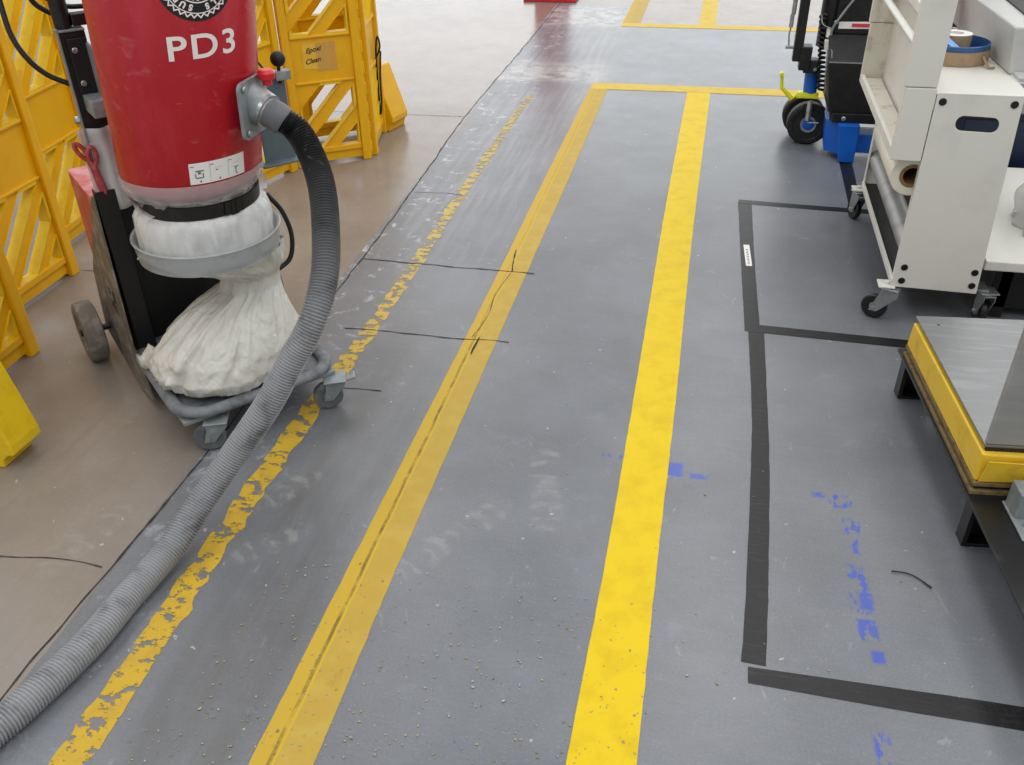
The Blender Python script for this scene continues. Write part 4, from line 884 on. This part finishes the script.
m = MB(); m.mesh(V, [(j*48+i, j*48+(i+1) % 48, (j+1)*48+(i+1) % 48, (j+1)*48+i) for j in range(18) for i in range(48)]+[tuple(18*48+i for i in range(48)), tuple(range(48))[::-1]]); m.build('film', 'wrap', pb, smooth=100)
nb = empty('storage_bin', (1.5, 4.3, 0), 0, label='dark navy storage bin behind the low white rack', cat='bin')
m = MB(); m.hexa([Vector(p) for p in ((-.42, -.2, .0), (.4, -.2, 0), (.4, .2, 0), (-.42, .2, 0))], [Vector(p) for p in ((-.45, -.22, .42), (.45, -.22, .42), (.45, .22, .42), (-.45, .22, .42))]); nbb = m.build('body', 'navy', nb, bevel=.01)
m = MB(); m.box(-.47, .47, -.24, .24, .42, .45); m.build('rim', 'black', nbb, bevel=.005)

# ================================================================== STEEL PLATE STAND
ls = empty('platform_scale', (.9, 2.2, 0), 0, label='yellow platform with a stainless steel top standing on a black metal base', cat='platform scale')
A0 = Vector((.659, 2.546, 0)); ax = (Vector((.758, 1.544, 0))-A0).normalized(); ay = Vector((-ax.y, ax.x, 0))     # ax: towards the viewer, ay: to the right
f = lambda u, v, z: A0+ax*u+ay*v+Vector((0, 0, z))
def fb(m, u0, u1, v0, v1, z0, z1, tp=0.): m.hexa([f(u0, v0, z0), f(u1, v0, z0), f(u1, v1, z0), f(u0, v1, z0)], [f(u0+tp, v0+tp, z1), f(u1-tp, v0+tp, z1), f(u1-tp, v1-tp, z1), f(u0+tp, v1-tp, z1)])
b = lambda m, n, mt, bev=.002, par=ls, **k: m.build(n, mt, par, world=True, bevel=bev, **k)
m = MB(); fb(m, -.01, 1.25, -.018, .8, .142, .150); base = b(m, 'base_plate', 'darksteel', .001)
for u in (.0, .655):
    m = MB(); m.plate([[(0, 0), (.14, 0), (.14, .010), (.012, .010), (.012, .132), (.14, .132), (.14, .142), (0, .142)]], .045, lambda a, z, w, u=u: f(u+w, -.002+a, z)); fb(m, u, u+.006, 0., .13, .008, .134); b(m, 'base_leg', 'darksteel', .001)
for u in (.0, .655):
    m = MB(); m.plate([[(0, 0), (.14, 0), (.14, .142), (0, .142), (0, .132), (.128, .132), (.128, .010), (0, .010)]], .045, lambda a, z, w, u=u: f(u+w, .63+a, z)); b(m, 'base_leg', 'darksteel', .001)
for i in range(3):
    m = MB(); o_ = (.006, -.004, .003)[i]; fb(m, .02+o_, .672+o_, -.006-o_, .75, .150+i*.0115, .161+i*.0115); b(m, 'packing_sheet', ('card', 'darksteel', 'card')[i], .001)
m = MB(); fb(m, .025, .668, -.008, .75, .185, .262, .003)
bm = m.bm; b(m, 'yellow_frame', 'scaleyellow', .004)
m = MB(); m.hexa([f(.669, .001, .186), f(.673, .001, .186), f(.673, .75, .186), f(.669, .75, .186)], [f(.676, .008, .252), f(.68, .008, .252), f(.73, .75, .275), f(.726, .75, .275)]); b(m, 'yellow_flap', 'scaleyellow', .001)
m = MB(); fb(m, .035, .645, .012, .72, .262, .274); b(m, 'gap_shade', 'rubber', .001)  # black block painting the shade between the yellow frame and steel top
m = MB(); fb(m, .018, .650, .0, .74, .273, .280); top = b(m, 'steel_top', 'brushed', .002)
m = MB(); fb(m, .641, .650, .004, .74, .245, .274); b(m, 'dark_edge', 'rubber', .002, top)
m = MB(); fb(m, .636, .650, .001, .74, .2805, .615); b(m, 'steel_upstand', 'upstand', .005)
m = MB(); m.cyl(f(.07, .05, .280), f(.07, .05, .2805), .004, 10); b(m, 'screw_hole', 'ink', 0, top)
m = MB(); fb(m, .70, .84, .055, .2, .150, .156); fb(m, .705, .765, .06, .20, .156, .225); br = b(m, 'corner_bracket', 'galv', .004)
m = MB(); m.cyl(f(.81, .12, .156), f(.81, .12, .166), .010, 8); m.cyl(f(.79, .08, .156), f(.79, .08, .164), .008, 8); b(m, 'bolts', 'steel', 0, br, smooth=40)

# ================================================================== LIGHT
sc_ = bpy.context.scene
w = bpy.data.worlds.new('hall'); sc_.world = w; w.use_nodes = True
bg = w.node_tree.nodes['Background']; bg.inputs[0].default_value = (.97, .985, 1, 1); bg.inputs[1].default_value = .62
def strip_light(x, y, z, sx, sy, power):
    l = bpy.data.lights.new('ceiling_lamp', 'AREA'); l.shape = 'RECTANGLE'; l.size = sx; l.size_y = sy; l.energy = power; l.color = (1, .985, .96)
    o = bpy.data.objects.new('ceiling_lamp', l); o.location = (x, y, z); C.objects.link(o)
for x in (-3.2, .4, 3.6):
    for y in (-1.5, 2.2, 6.0, 10.5): strip_light(x, y, 5.2, 1.2, 3., 45)

l = bpy.data.lights.new('far_fill_light', 'AREA'); l.shape = 'RECTANGLE'; l.size = 22; l.size_y = 5.; l.energy = 500; l.color = (.96, .98, 1)
o = bpy.data.objects.new('far_fill_light', l); o.location = (-2, 17, 2.6); o.rotation_euler = (PI/2, 0, 0); C.objects.link(o)   # added lamp brightening the far floor, stands in for daylight from far windows
o.rotation_euler = Vector((0, -1, 0)).to_track_quat('-Z', 'Y').to_euler()

# ================================================================== CAMERA
cam = bpy.data.cameras.new('camera'); cam.sensor_width = 36; cam.sensor_fit = 'HORIZONTAL'; cam.lens = 900/1024*36; cam.clip_start = .05
co = bpy.data.objects.new('camera', cam); C.objects.link(co)
yv = Vector((743-512, -215-382.5, 900)).normalized(); xv = Vector((4718, 499.5, -900)); xv = (xv-yv*xv.dot(yv)).normalized(); zv = xv.cross(yv)
if zv.y > 0: zv = -zv
r_, d_, f_ = [Vector((xv[i], yv[i], zv[i])) for i in range(3)]
mw = Matrix((( r_.x, -d_.x, -f_.x, 0), (r_.y, -d_.y, -f_.y, 0), (r_.z, -d_.z, -f_.z, 1.6), (0, 0, 0, 1)))
co.matrix_world = mw
sc_.camera = co
sc_.view_settings.view_transform = 'Standard'; sc_.view_settings.look = 'None'; sc_.view_settings.gamma = 1
sc_.view_settings.use_curve_mapping = False; sc_.view_settings.exposure = 0.
